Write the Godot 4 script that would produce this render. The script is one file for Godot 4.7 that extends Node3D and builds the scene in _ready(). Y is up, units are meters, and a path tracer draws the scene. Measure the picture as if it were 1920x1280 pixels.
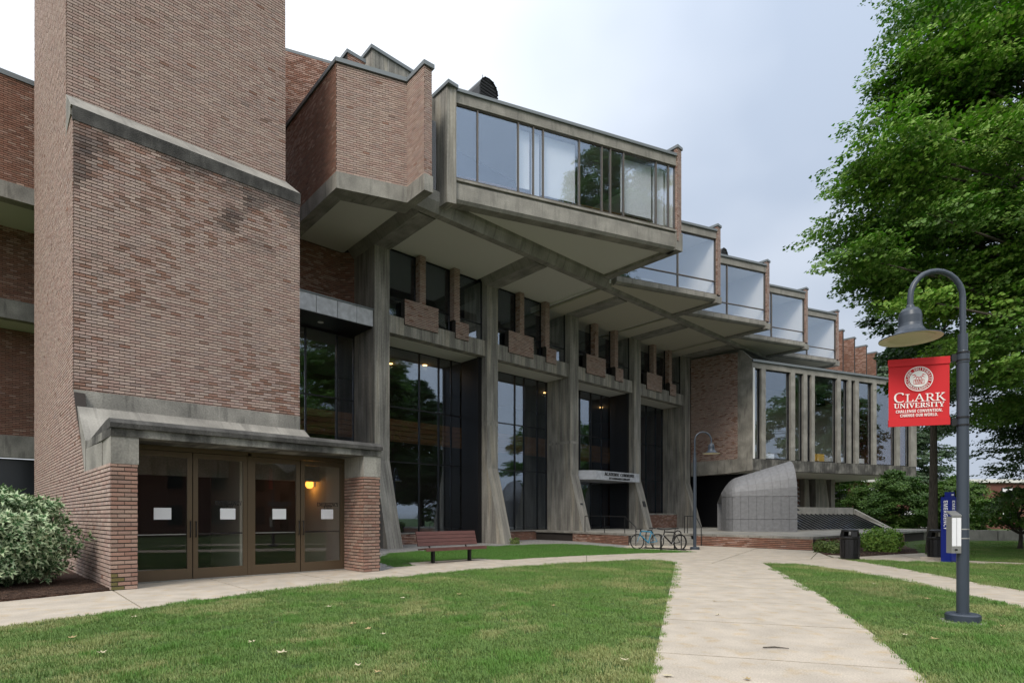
extends Node3D
# A concrete and brick library seen from its lawn. x runs along the facade, z towards the viewer (depth v = -z), y is up.

var M := {}
var rng := RandomNumberGenerator.new()
var nz := FastNoiseLite.new()
var nz2 := FastNoiseLite.new()
const C3 := 0.93728
const S3 := 0.34857

func W(u: float, y: float, v: float) -> Vector3:
	return Vector3(u, y, -v)

# ---------------------------------------------------------------- mesh builder
class MB:
	var p := PackedVector3Array()
	var n := PackedVector3Array()
	var c := PackedColorArray()
	var col := Color(1, 1, 1)
	var use_c := false
	func tris(a: Vector3, b: Vector3, d: Vector3, na: Vector3, nb: Vector3, nd: Vector3) -> void:
		if (b - a).cross(d - a).dot(na + nb + nd) > 0.0:
			p.append(a); p.append(d); p.append(b)
			n.append(na); n.append(nd); n.append(nb)
		else:
			p.append(a); p.append(b); p.append(d)
			n.append(na); n.append(nb); n.append(nd)
		if use_c:
			c.append(col); c.append(col); c.append(col)
	func tri(a: Vector3, b: Vector3, d: Vector3, out: Vector3) -> void:
		var nn := (b - a).cross(d - a).normalized()
		if nn.dot(out) < 0.0:
			nn = -nn
		tris(a, b, d, nn, nn, nn)
	func quad(a: Vector3, b: Vector3, d: Vector3, e: Vector3, out: Vector3) -> void:
		tri(a, b, d, out)
		tri(a, d, e, out)
	func box(u0: float, u1: float, y0: float, y1: float, v0: float, v1: float) -> void:
		obox(Vector3((u0 + u1) / 2, (y0 + y1) / 2, -(v0 + v1) / 2), Vector3((u1 - u0) / 2, 0, 0), Vector3(0, (y1 - y0) / 2, 0), Vector3(0, 0, (v1 - v0) / 2))
	func obox(o: Vector3, x: Vector3, y: Vector3, z: Vector3) -> void:
		quad(o + x - y - z, o + x + y - z, o + x + y + z, o + x - y + z, x)
		quad(o - x - y - z, o - x + y - z, o - x + y + z, o - x - y + z, -x)
		quad(o - x + y - z, o + x + y - z, o + x + y + z, o - x + y + z, y)
		quad(o - x - y - z, o + x - y - z, o + x - y + z, o - x - y + z, -y)
		quad(o - x - y + z, o + x - y + z, o + x + y + z, o - x + y + z, z)
		quad(o - x - y - z, o + x - y - z, o + x + y - z, o - x + y - z, -z)
	# polygon (3-D, planar) pushed along a vector
	func slab(poly: Array, push: Vector3) -> void:
		var nn := Vector3.ZERO
		for i in poly.size():
			nn += (poly[i] as Vector3).cross(poly[(i + 1) % poly.size()])
		nn = nn.normalized()
		var ax: Vector3 = ((poly[1] as Vector3) - (poly[0] as Vector3)).normalized()
		var ay: Vector3 = nn.cross(ax)
		var flat := PackedVector2Array()
		for q in poly:
			flat.append(Vector2((q as Vector3).dot(ax), (q as Vector3).dot(ay)))
		var idx := Geometry2D.triangulate_polygon(flat)
		var s := signf(nn.dot(push))
		if s == 0.0: s = 1.0
		for k in range(0, idx.size(), 3):
			tri(poly[idx[k]], poly[idx[k + 1]], poly[idx[k + 2]], -nn * s)
			if push.length() > 0.0:
				tri(poly[idx[k]] + push, poly[idx[k + 1]] + push, poly[idx[k + 2]] + push, nn * s)
		if push.length() > 0.0:
			for i in poly.size():
				var a: Vector3 = poly[i]
				var b: Vector3 = poly[(i + 1) % poly.size()]
				quad(a, b, b + push, a + push, (b - a).cross(nn))
	# plan polygon [Vector2(u, v)] between two heights
	func plan(pts: Array, y0: float, y1: float) -> void:
		var q := []
		for a in pts:
			q.append(Vector3(a.x, y0, -a.y))
		slab(q, Vector3(0, y1 - y0, 0))
	func tube(path: Array, radii: Array, sides := 8, caps := true) -> void:
		var rings := []
		var norms := []
		var side := Vector3.ZERO
		for i in path.size():
			var t: Vector3
			if i == 0: t = path[1] - path[0]
			elif i == path.size() - 1: t = path[i] - path[i - 1]
			else: t = (path[i + 1] - path[i]).normalized() + (path[i] - path[i - 1]).normalized()
			t = t.normalized()
			if side == Vector3.ZERO:
				side = t.cross(Vector3.UP if absf(t.y) < 0.95 else Vector3.RIGHT).normalized()
			else:
				side = (side - t * side.dot(t)).normalized()
			var up := t.cross(side)
			var r: float = radii[mini(i, radii.size() - 1)]
			var ring := []
			var nr := []
			for k in sides:
				var an := TAU * k / sides
				var dv := side * cos(an) + up * sin(an)
				ring.append((path[i] as Vector3) + dv * r)
				nr.append(dv)
			rings.append(ring); norms.append(nr)
		for i in path.size() - 1:
			for k in sides:
				var j := (k + 1) % sides
				tris(rings[i][k], rings[i][j], rings[i + 1][j], norms[i][k], norms[i][j], norms[i + 1][j])
				tris(rings[i][k], rings[i + 1][j], rings[i + 1][k], norms[i][k], norms[i + 1][j], norms[i + 1][k])
		if caps:
			for e in [0, path.size() - 1]:
				var o: Vector3 = path[e]
				var t2: Vector3 = (path[0] - path[1]) if e == 0 else (path[e] - path[e - 1])
				for k in sides:
					tri(o, rings[e][k], rings[e][(k + 1) % sides], t2)
	# profile [Vector2(radius, height)] turned about a vertical axis
	func lathe(o: Vector3, prof: Array, segs := 24) -> void:
		for i in prof.size() - 1:
			var a: Vector2 = prof[i]
			var b: Vector2 = prof[i + 1]
			if a.distance_to(b) < 1e-6: continue
			var nn := Vector2(b.y - a.y, a.x - b.x).normalized()
			for k in segs:
				var a0 := TAU * k / segs
				var a1 := TAU * (k + 1) / segs
				var d0 := Vector3(cos(a0), 0, sin(a0))
				var d1 := Vector3(cos(a1), 0, sin(a1))
				var n0 := d0 * nn.x + Vector3(0, nn.y, 0)
				var n1 := d1 * nn.x + Vector3(0, nn.y, 0)
				var p00 := o + d0 * a.x + Vector3(0, a.y, 0)
				var p01 := o + d1 * a.x + Vector3(0, a.y, 0)
				var p10 := o + d0 * b.x + Vector3(0, b.y, 0)
				var p11 := o + d1 * b.x + Vector3(0, b.y, 0)
				if a.x > 1e-5: tris(p00, p01, p11, n0, n1, n1)
				if b.x > 1e-5: tris(p00, p11, p10, n0, n1, n0)
	func mesh() -> ArrayMesh:
		var arr := []
		arr.resize(Mesh.ARRAY_MAX)
		arr[Mesh.ARRAY_VERTEX] = p
		arr[Mesh.ARRAY_NORMAL] = n
		if use_c: arr[Mesh.ARRAY_COLOR] = c
		var m := ArrayMesh.new()
		m.add_surface_from_arrays(Mesh.PRIMITIVE_TRIANGLES, arr)
		return m

func put(mb: MB, called: String, mat: Material, parent: Node = self) -> MeshInstance3D:
	var o := MeshInstance3D.new()
	o.name = called
	o.mesh = mb.mesh()
	o.material_override = mat
	parent.add_child(o, true)
	return o

func boxpart(called: String, mat: Material, parent: Node, u0: float, u1: float, y0: float, y1: float, v0: float, v1: float) -> MeshInstance3D:
	var b := MB.new()
	b.box(u0, u1, y0, y1, v0, v1)
	return put(b, called, mat, parent)

func thing(called: String, label: String, category: String, group := "", kind := "") -> Node3D:
	var o := Node3D.new()
	o.name = called
	add_child(o, true)
	tag(o, label, category, group, kind)
	return o

func tag(o: Node, label: String, category := "", group := "", kind := "") -> void:
	if label: o.set_meta("label", label)
	if category: o.set_meta("category", category)
	if group: o.set_meta("group", group)
	if kind: o.set_meta("kind", kind)

# ---------------------------------------------------------------- textures and materials
func noise_bytes(seed_: int, freq: float, w: int, h: int, oct := 4, stretch := Vector2i(1, 1)) -> PackedByteArray:
	var f := FastNoiseLite.new()
	f.seed = seed_
	f.noise_type = FastNoiseLite.TYPE_SIMPLEX_SMOOTH
	f.frequency = freq
	f.fractal_octaves = oct
	var im := f.get_seamless_image(w / stretch.x, h / stretch.y)
	if stretch != Vector2i(1, 1):
		im.resize(w, h, Image.INTERPOLATE_CUBIC)
	im.convert(Image.FORMAT_L8)
	return im.get_data()

func tex(w: int, h: int, fn: Callable) -> ImageTexture:
	var d := PackedByteArray()
	d.resize(w * h * 3)
	for i in w * h:
		var k: Color = fn.call(i)
		d[i * 3] = clampi(int(k.r * 255.0), 0, 255)
		d[i * 3 + 1] = clampi(int(k.g * 255.0), 0, 255)
		d[i * 3 + 2] = clampi(int(k.b * 255.0), 0, 255)
	return ImageTexture.create_from_image(Image.create_from_data(w, h, false, Image.FORMAT_RGB8, d))

func grey_tex(w: int, h: int, d: PackedByteArray) -> ImageTexture:
	return ImageTexture.create_from_image(Image.create_from_data(w, h, false, Image.FORMAT_L8, d))

func lin(r: float, g: float, b: float) -> Color:
	return Color(r, g, b).linear_to_srgb()

func mat(name_: String, r: float, g: float, b: float, rough := 0.8, metal := 0.0) -> StandardMaterial3D:
	var m := StandardMaterial3D.new()
	m.resource_name = name_
	m.albedo_color = lin(r, g, b)
	m.roughness = rough
	m.metallic = metal
	M[name_] = m
	return m

func textured(name_: String, t: Texture2D, scale_: Vector3, bump: Texture2D = null, bump_cm := 0.0, rough := 0.9) -> StandardMaterial3D:
	var m := StandardMaterial3D.new()
	m.resource_name = name_
	m.albedo_texture = t
	m.roughness = rough
	m.uv1_triplanar = true
	m.uv1_world_triplanar = true
	m.uv1_scale = scale_
	if bump:
		m.heightmap_enabled = true
		m.heightmap_texture = bump
		m.heightmap_scale = bump_cm
	M[name_] = m
	return m

func make_materials() -> void:
	var S := 512
	# board-marked concrete: narrow vertical streaks, a few rusty and pale runs
	var st := noise_bytes(3, 0.09, S, S, 3, Vector2i(1, 16))
	var st2 := noise_bytes(4, 0.012, S, S, 3, Vector2i(1, 4))
	var bl := noise_bytes(5, 0.008, S, S, 5)
	var fi := noise_bytes(6, 0.12, S, S, 3)
	var mix_ := func(i: int) -> Color:
		var a := st[i] / 255.0
		var b := st2[i] / 255.0
		var e := bl[i] / 255.0
		var f := fi[i] / 255.0
		var k := 0.535 + (a - 0.5) * 0.22 + (b - 0.5) * 0.12 + (e - 0.5) * 0.14 + (f - 0.5) * 0.10
		var w := clampf((b - 0.55) * 2.0, 0, 1) * 0.03
		return Color(k * 1.0 + w, k * 0.98 + w * 0.5, k * 0.935 - w * 0.5)
	var hb := PackedByteArray(); hb.resize(S * S)
	for i in S * S: hb[i] = int(clampf(st[i] * 0.8 + fi[i] * 0.2, 0, 255))
	textured("board_concrete", tex(S, S, mix_), Vector3(0.36, 0.10, 0.36), grey_tex(S, S, hb), 1.2, 0.92)
	# smoother cast concrete with weather stains
	var big := noise_bytes(11, 0.006, S, S, 5)
	var run := noise_bytes(12, 0.03, S, S, 4, Vector2i(1, 8))
	var fin := noise_bytes(13, 0.15, S, S, 3)
	var mixc := func(i: int) -> Color:
		var e := big[i] / 255.0
		var r := run[i] / 255.0
		var f := fin[i] / 255.0
		var k := 0.545 + (e - 0.5) * 0.20 + (f - 0.5) * 0.10 + (r - 0.5) * 0.05 - clampf((r - 0.62) * 1.2, 0, 0.3) * 0.35
		return Color(k * 1.0, k * 0.982, k * 0.935)
	textured("cast_concrete", tex(S, S, mixc), Vector3(0.21, 0.21, 0.21), grey_tex(S, S, fin), 0.5, 0.9)
	# heavily sooted concrete for the weathered ledges
	var mixd := func(i: int) -> Color:
		var e := big[i] / 255.0
		var r := run[i] / 255.0
		var f := fin[i] / 255.0
		var soot := clampf(0.55 + (r - 0.5) * 0.9 + (e - 0.5) * 1.9, 0, 1)
		var k := lerpf(0.50, 0.24, soot) + (f - 0.5) * 0.12
		return Color(k, k * 0.985, k * 0.94)
	textured("sooty_concrete", tex(S, S, mixd), Vector3(0.24, 0.24, 0.24), grey_tex(S, S, fin), 0.6, 0.95)
	var mixl := func(i: int) -> Color:
		var k := 0.27 + (big[i] / 255.0 - 0.5) * 0.16 + (run[i] / 255.0 - 0.5) * 0.10 + (fin[i] / 255.0 - 0.5) * 0.10
		return Color(k, k * 0.985, k * 0.95)
	textured("black_crust", tex(S, S, mixl), Vector3(0.3, 0.3, 0.3), grey_tex(S, S, fin), 0.8, 0.95)
	# paving: warm grey, fine grit, faint rusty leaf stains
	var pv := noise_bytes(21, 0.010, S, S, 5)
	var pg := noise_bytes(22, 0.30, S, S, 2)
	var ps := noise_bytes(23, 0.018, S, S, 3)
	var mixp := func(i: int) -> Color:
		var e := pv[i] / 255.0
		var g := pg[i] / 255.0
		var s := clampf((ps[i] / 255.0 - 0.60) * 2.2, 0, 1)
		var k := 0.70 + (e - 0.5) * 0.09 + (g - 0.5) * 0.16 - s * 0.015
		return Color(k * 1.0, k * (0.945 - s * 0.05), k * (0.87 - s * 0.13))
	textured("paving", tex(S, S, mixp), Vector3(0.29, 0.29, 0.29), grey_tex(S, S, pg), 0.15, 0.93)
	# soil and thatch under the grass
	var gr := noise_bytes(31, 0.02, S, S, 4)
	var gf := noise_bytes(32, 0.25, S, S, 3)
	var mixg := func(i: int) -> Color:
		var e := gr[i] / 255.0
		var f := gf[i] / 255.0
		var k := 0.24 + (f - 0.5) * 0.22
		var dry := clampf((e - 0.5) * 1.6, 0, 0.5)
		return Color(k * (1.0 + dry * 0.8), k * (1.42 + dry * 0.1), k * 0.60)
	textured("turf", tex(S, S, mixg), Vector3(0.6, 0.6, 0.6), grey_tex(S, S, gf), 2.0, 1.0)
	# bark mulch
	var mu := noise_bytes(41, 0.09, S, S, 4, Vector2i(1, 2))
	var mixm := func(i: int) -> Color:
		var f := mu[i] / 255.0
		var k := 0.16 + f * 0.40
		return Color(k, k * 0.74, k * 0.60)
	textured("mulch", tex(S, S, mixm), Vector3(0.9, 0.9, 0.9), grey_tex(S, S, mu), 5.0, 1.0)
	# pale gravel strip
	var gv := FastNoiseLite.new()
	gv.noise_type = FastNoiseLite.TYPE_CELLULAR
	gv.frequency = 0.07
	gv.cellular_return_type = FastNoiseLite.RETURN_CELL_VALUE
	var gim := gv.get_seamless_image(S, S); gim.convert(Image.FORMAT_L8)
	var gd := gim.get_data()
	var mixv := func(i: int) -> Color:
		var k := 0.58 + (gd[i] / 255.0 - 0.5) * 0.5
		return Color(k, k * 0.99, k * 0.98)
	textured("gravel", tex(S, S, mixv), Vector3(0.8, 0.8, 0.8), grey_tex(S, S, gd), 3.0, 0.95)
	# bark
	var ba := noise_bytes(51, 0.06, S, S, 4, Vector2i(1, 6))
	var mixb := func(i: int) -> Color:
		var k := 0.20 + ba[i] / 255.0 * 0.24
		return Color(k, k * 0.92, k * 0.82)
	textured("bark", tex(S, S, mixb), Vector3(1.2, 0.5, 1.2), grey_tex(S, S, ba), 4.0, 0.95)
	# brick faces: the hue is in the vertex colours, the grain here
	var bg := noise_bytes(61, 0.10, S, S, 4)
	var mixk := func(i: int) -> Color:
		var k := 0.86 + (bg[i] / 255.0 - 0.5) * 0.34
		return Color(k, k, k)
	var bm := textured("brick_face", tex(S, S, mixk), Vector3(1.3, 1.3, 1.3), grey_tex(S, S, bg), 0.5, 0.92)
	bm.vertex_color_use_as_albedo = true
	var mo := textured("mortar", tex(S, S, mixk), Vector3(1.0, 1.0, 1.0), null, 0.0, 0.95)
	mo.albedo_color = lin(0.045, 0.037, 0.033)
	var pm := textured("pier_mortar", tex(S, S, mixk), Vector3(1.0, 1.0, 1.0), null, 0.0, 0.95)
	pm.albedo_color = lin(0.13, 0.11, 0.095)
	var fb := textured("far_brick", tex(S, S, mixk), Vector3(0.6, 0.6, 0.6), null, 0.0, 0.95)
	fb.albedo_color = lin(0.21, 0.088, 0.065)
	# brushed zinc sheets
	var zn := noise_bytes(71, 0.02, S, S, 4)
	var mixz := func(i: int) -> Color:
		var k := 0.50 + (zn[i] / 255.0 - 0.5) * 0.10
		return Color(k * 0.98, k * 0.99, k * 1.02)
	var zi := textured("zinc", tex(S, S, mixz), Vector3(0.4, 0.4, 0.4), null, 0.0, 0.5)
	zi.metallic = 0.1
	zi.roughness = 0.62
	var zp := textured("fascia_metal", tex(S, S, func(i: int) -> Color: return mixz.call(i) * 1.5), Vector3(0.25, 0.25, 0.25), null, 0.0, 0.45)
	zp.metallic = 0.2
	# bench boards
	var wo := noise_bytes(81, 0.05, S, S, 4, Vector2i(8, 1))
	var mixw := func(i: int) -> Color:
		var k := 0.9 + (wo[i] / 255.0 - 0.5) * 0.3
		return Color(0.42 * k, 0.275 * k, 0.255 * k)
	textured("bench_board", tex(S, S, mixw), Vector3(0.7, 1.4, 0.7), null, 0.0, 0.55)
	mat("white_soffit", 0.62, 0.61, 0.56, 0.85)
	mat("white_paint", 0.72, 0.72, 0.70, 0.8)
	mat("pale_wall", 0.50, 0.47, 0.39, 0.85)
	mat("flashing", 0.17, 0.19, 0.20, 0.5, 0.3)
	mat("bronze", 0.115, 0.082, 0.050, 0.42, 0.45)
	mat("grey_frame", 0.12, 0.105, 0.09, 0.45, 0.3)
	mat("black_frame", 0.012, 0.012, 0.014, 0.4, 0.2)
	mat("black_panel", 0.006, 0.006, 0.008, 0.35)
	mat("black_metal", 0.012, 0.012, 0.013, 0.4, 0.2)
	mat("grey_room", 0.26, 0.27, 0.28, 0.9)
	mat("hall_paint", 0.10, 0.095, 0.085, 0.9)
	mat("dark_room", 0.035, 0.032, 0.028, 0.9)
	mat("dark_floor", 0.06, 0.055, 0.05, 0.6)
	mat("wood_panel", 0.16, 0.075, 0.025, 0.6)
	mat("pole_paint", 0.044, 0.057, 0.078, 0.38, 0.1)
	mat("lamp_inner", 0.62, 0.58, 0.42, 0.6)
	mat("banner_red", 0.56, 0.012, 0.018, 0.75)
	mat("banner_white", 0.80, 0.78, 0.76, 0.8)
	mat("phone_blue", 0.006, 0.018, 0.20, 0.35)
	mat("steel", 0.45, 0.45, 0.44, 0.35, 0.7)
	mat("paper", 0.78, 0.79, 0.82, 0.8)
	mat("rubber", 0.012, 0.012, 0.012, 0.8)
	mat("bike_blue", 0.02, 0.22, 0.38, 0.35)
	mat("bike_silver", 0.45, 0.45, 0.47, 0.3, 0.6)
	mat("window_dark", 0.02, 0.025, 0.03, 0.2)
	mat("roof_shingle", 0.07, 0.065, 0.065, 0.9)
	mat("dry_leaf", 0.50, 0.44, 0.30, 0.8)
	mat("dry_leaf2", 0.36, 0.27, 0.13, 0.8)
	mat("block_yellow", 0.55, 0.36, 0.08, 0.7)
	mat("blind", 0.62, 0.66, 0.70, 0.85)
	mat("blade", 1, 1, 1, 0.75).vertex_color_use_as_albedo = true
	M.blade.backlight_enabled = true
	M.blade.backlight = Color(0.35, 0.45, 0.15)
	var lf := mat("leaf", 1, 1, 1, 0.55)
	lf.vertex_color_use_as_albedo = true
	lf.backlight_enabled = true
	lf.backlight = Color(0.55, 0.75, 0.25)
	var vl := mat("edged_leaf", 1, 1, 1, 0.6)
	vl.vertex_color_use_as_albedo = true
	vl.backlight_enabled = true
	vl.backlight = Color(0.3, 0.4, 0.25)
	var g := mat("glass", 0.04, 0.045, 0.05, 0.0)
	g.transparency = BaseMaterial3D.TRANSPARENCY_ALPHA
	g.albedo_color.a = 0.03
	var gd2 := mat("tinted_glass", 0.02, 0.03, 0.035, 0.0)
	gd2.transparency = BaseMaterial3D.TRANSPARENCY_ALPHA
	gd2.albedo_color.a = 0.35
	var one := Image.create(2, 2, false, Image.FORMAT_RGB8)
	one.fill(Color.WHITE)
	var white := ImageTexture.create_from_image(one)
	for c in [["coated_glass", 0.15, Color(0.82, 0.90, 1.0)], ["window_glass", 0.13, Color(0.85, 0.92, 1.0)]]:
		# glass with a thin mirroring coat: part mirror, the rest clear
		var cg := mat(c[0], 1, 1, 1, 0.0, 1.0)
		cg.albedo_texture = white
		cg.albedo_color = c[2]
		cg.albedo_color.a = c[1]
		cg.transparency = BaseMaterial3D.TRANSPARENCY_ALPHA
	var em := mat("lit_bulb", 1.0, 0.85, 0.6, 0.5)
	em.emission_enabled = true
	em.emission = Color(1.0, 0.80, 0.50)
	em.emission_energy_multiplier = 2.5
	var em2 := mat("warm_globe", 1.0, 0.7, 0.35, 0.5)
	em2.emission_enabled = true
	em2.emission = Color(1.0, 0.62, 0.25)
	em2.emission_energy_multiplier = 1.6

# ---------------------------------------------------------------- brickwork
func smooth01(a: float, b: float, x: float) -> float:
	return smoothstep(a, b, x)

func brick_color(q: Vector3, tone: String) -> Color:
	var z := nz.get_noise_3dv(q)            # broad zones of redder and paler brick
	var k := rng.randf()
	var pale := 0.80 + z * 0.62
	if tone == "pale": pale = 0.985 + z * 0.08
	if tone == "red": pale = 0.22 + z * 0.5
	var c: Color
	if k < clampf(pale, 0.04, 0.99):
		c = [Color(0.59, 0.425, 0.365), Color(0.61, 0.455, 0.385), Color(0.56, 0.425, 0.375), Color(0.55, 0.38, 0.325), Color(0.63, 0.485, 0.415)][rng.randi() % 5]
	else:
		c = [Color(0.43, 0.255, 0.195), Color(0.39, 0.22, 0.165), Color(0.46, 0.29, 0.23), Color(0.37, 0.24, 0.19)][rng.randi() % 4]
	if tone == "pier":
		c = [Color(0.44, 0.265, 0.205), Color(0.47, 0.305, 0.24), Color(0.41, 0.235, 0.18), Color(0.49, 0.34, 0.27), Color(0.39, 0.25, 0.20)][rng.randi() % 5]
	if tone == "red":
		c = c * Color(0.95, 0.84, 0.78)
	if rng.randf() < 0.008: c = c * 0.7
	c = c * rng.randf_range(0.88, 1.09)
	if tone == "soot":
		# soot that has run down from the ledge, in ragged patches
		var s := smooth01(-0.10, 0.30, nz2.get_noise_3dv(q * 1.0) + (q.y - 11.35) * 0.30)
		c = c.lerp(Color(0.055, 0.05, 0.05), s * 0.78 * (0.6 + 0.4 * rng.randf()))
	c.a = 1.0
	return c

# bricks on a wall: origin o, horizontal run s, outward n, outline [Vector2(along, height)]
func bricks(parent: Node, o: Vector3, s: Vector3, n: Vector3, outline: Array, opt := {}) -> void:
	var L: float = opt.get("length", 0.252)
	var Hc: float = opt.get("course", 0.0865)
	var jt: float = opt.get("joint", 0.0165)
	var pr: float = opt.get("proud", 0.024)
	var tone: String = opt.get("tone", "")
	var single: bool = opt.get("single", false)
	var y0 := 1e9; var y1 := -1e9
	for q in outline:
		y0 = minf(y0, q.y); y1 = maxf(y1, q.y)
	var mb := MB.new()
	mb.use_c = true
	var j := int(floor(y0 / Hc))
	var made := 0
	while j * Hc < y1 - 0.02:
		var b0 := maxf(j * Hc + jt * 0.75, y0 + 0.004)
		var b1 := minf((j + 1) * Hc - jt * 0.75, y1 - 0.004)
		if b1 - b0 > 0.012:
			var ym := (b0 + b1) / 2
			var xs := []
			for i in outline.size():
				var a: Vector2 = outline[i]
				var b: Vector2 = outline[(i + 1) % outline.size()]
				if (a.y > ym) != (b.y > ym):
					xs.append(a.x + (ym - a.y) / (b.y - a.y) * (b.x - a.x))
			xs.sort()
			for e in range(0, xs.size() - 1, 2):
				var x: float = floor((xs[e] - L) / L) * L + (L * 0.5 if j % 2 else 0.0)
				while x < xs[e + 1]:
					var a0 := maxf(x + jt * 0.35, xs[e] + 0.001)
					var a1 := minf(x + L - jt * 0.35, xs[e + 1] - 0.001)
					if a1 - a0 > 0.02:
						var d := pr + rng.randf_range(-0.003, 0.003)
						var cen := o + s * ((a0 + a1) / 2) + Vector3(0, ym, 0)
						var out := n * d
						var p00 := o + s * a0 + Vector3(0, b0, 0)
						var p10 := o + s * a1 + Vector3(0, b0, 0)
						var p11 := o + s * a1 + Vector3(0, b1, 0)
						var p01 := o + s * a0 + Vector3(0, b1, 0)
						var m: MB = MB.new() if single else mb
						m.use_c = true
						m.col = brick_color(cen, tone)
						if opt.has("moss") and ym < 0.32 and a0 < 0.06:
							m.col = m.col.lerp(Color(0.13, 0.14, 0.02), 0.75)
						m.quad(p00 + out, p10 + out, p11 + out, p01 + out, n)
						m.quad(p00, p10, p10 + out, p00 + out, Vector3.DOWN)
						m.quad(p01, p11, p11 + out, p01 + out, Vector3.UP)
						m.quad(p00, p01, p01 + out, p00 + out, -s)
						m.quad(p10, p11, p11 + out, p10 + out, s)
						if single:
							put(m, "brick", M.brick_face, parent)
						made += 1
					x += L
		j += 1
	if not single and made > 0:
		var w := put(mb, "brickwork", M.brick_face, parent)
		w.set_meta("kind", "stuff")

# a mortar slab of the given outline with bricks on its outer face
func brick_wall(parent: Node, called: String, o: Vector3, s: Vector3, n: Vector3, outline: Array, thick := 0.22, opt := {}) -> MeshInstance3D:
	var q := []
	for a in outline:
		q.append(o + s * a.x + Vector3(0, a.y, 0))
	var mb := MB.new()
	mb.slab(q, -n * thick)
	var w := put(mb, called, M.mortar, parent)
	bricks(w, o, s, n, outline, opt)
	return w

# ---------------------------------------------------------------- camera, sky, sun
func setup_view() -> void:
	var cam := Camera3D.new()
	cam.name = "camera"
	cam.position = Vector3(0, 1.5, 0)
	cam.rotation_degrees = Vector3(0, -42.6, 0)
	cam.keep_aspect = Camera3D.KEEP_HEIGHT
	cam.set_frustum(0.1 * 1280.0 / 1060.0, Vector2(0, 0.1 * 328.0 / 1060.0), 0.1, 600.0)
	add_child(cam)
	cam.current = true
	var sun := DirectionalLight3D.new()
	sun.name = "sun"
	sun.light_energy = 0.38
	sun.light_angular_distance = 20.0
	sun.light_color = Color(1.0, 0.96, 0.9)
	sun.shadow_enabled = true
	add_child(sun)
	sun.look_at_from_position(Vector3.ZERO, -Vector3(-0.62, 0.72, 0.30), Vector3.UP)
	var env := Environment.new()
	env.background_mode = Environment.BG_SKY
	env.tonemap_mode = Environment.TONE_MAPPER_LINEAR
	env.tonemap_exposure = 1.85
	env.sdfgi_enabled = true
	env.ssao_enabled = true
	env.ssil_enabled = true
	var sky := Sky.new()
	var sm := PanoramaSkyMaterial.new()
	sm.panorama = make_sky()
	sky.sky_material = sm
	env.sky = sky
	env.background_energy_multiplier = 1.0
	var we := WorldEnvironment.new()
	we.environment = env
	add_child(we)

func make_sky() -> ImageTexture:
	var w := 768; var h := 384
	var f := FastNoiseLite.new()
	f.seed = 21; f.frequency = 0.9; f.fractal_octaves = 5
	f.noise_type = FastNoiseLite.TYPE_SIMPLEX_SMOOTH
	var d := PackedFloat32Array()
	d.resize(w * h * 3)
	var bank := (Vector3(0.677, 0, -0.736) * 0.755 + Vector3(0.736, 0, 0.677) * 0.566 + Vector3(0, 0.33, 0)).normalized()
	for j in h:
		var el := PI / 2 - PI * (j + 0.5) / h
		for i in w:
			var az := TAU * (i + 0.5) / w
			var dir := Vector3(sin(az) * cos(el), sin(el), -cos(az) * cos(el))
			var q := dir
			# flatten the clouds towards the horizon
			var k := 1.0 / (maxf(dir.y, 0.0) + 0.35)
			q = Vector3(dir.x * k, dir.y * 0.6, dir.z * k)
			var n := f.get_noise_3dv(q) + 0.5 * f.get_noise_3dv(q * 2.3 + Vector3(7, 1, 3))
			# even overcast, brighter towards the zenith, with one darker bank of cloud
			var t := clampf(0.82 - 0.74 * smoothstep(0.70, 0.985, dir.dot(bank)) + n * 0.40, 0.0, 1.0)
			var c := Color(0.265, 0.31, 0.385).lerp(Color(0.625, 0.652, 0.69), t)
			c = c * (0.72 + 0.78 * maxf(dir.y, 0.0))
			if dir.y < 0.0:
				c = Color(0.30, 0.31, 0.30)
			var p := (j * w + i) * 3
			d[p] = c.r; d[p + 1] = c.g; d[p + 2] = c.b
	return ImageTexture.create_from_image(Image.create_from_data(w, h, false, Image.FORMAT_RGBF, d.to_byte_array()))

# ---------------------------------------------------------------- the library
const CU := [14.15, 21.12, 28.09, 35.06, 42.03]

func extr(called: String, mt: Material, parent: Node, prof: Array, u0: float, u1: float) -> MeshInstance3D:
	# profile [Vector2(v, y)] pushed along u
	var q := []
	for a in prof: q.append(W(u0, a.y, a.x))
	var mb := MB.new()
	mb.slab(q, Vector3(u1 - u0, 0, 0))
	return put(mb, called, mt, parent)

func pane(parent: Node, a: Vector3, b: Vector3, y0: float, y1: float, m: Material = null, thick := 0.012) -> MeshInstance3D:
	# upright sheet of glass between two plan points
	var d := (b - a); d.y = 0
	var nn := d.normalized().cross(Vector3.UP)
	var mb := MB.new()
	mb.obox(Vector3((a.x + b.x) / 2, (y0 + y1) / 2, (a.z + b.z) / 2), d / 2, Vector3(0, (y1 - y0) / 2, 0), nn * thick / 2)
	return put(mb, "pane", m if m else M.glass, parent)

func bar(mb: MB, a: Vector3, b: Vector3, y0: float, y1: float, th: float) -> void:
	var d := (b - a); d.y = 0
	var nn := d.normalized().cross(Vector3.UP)
	mb.obox(Vector3((a.x + b.x) / 2, (y0 + y1) / 2, (a.z + b.z) / 2), d / 2, Vector3(0, (y1 - y0) / 2, 0), nn * th / 2)

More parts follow.
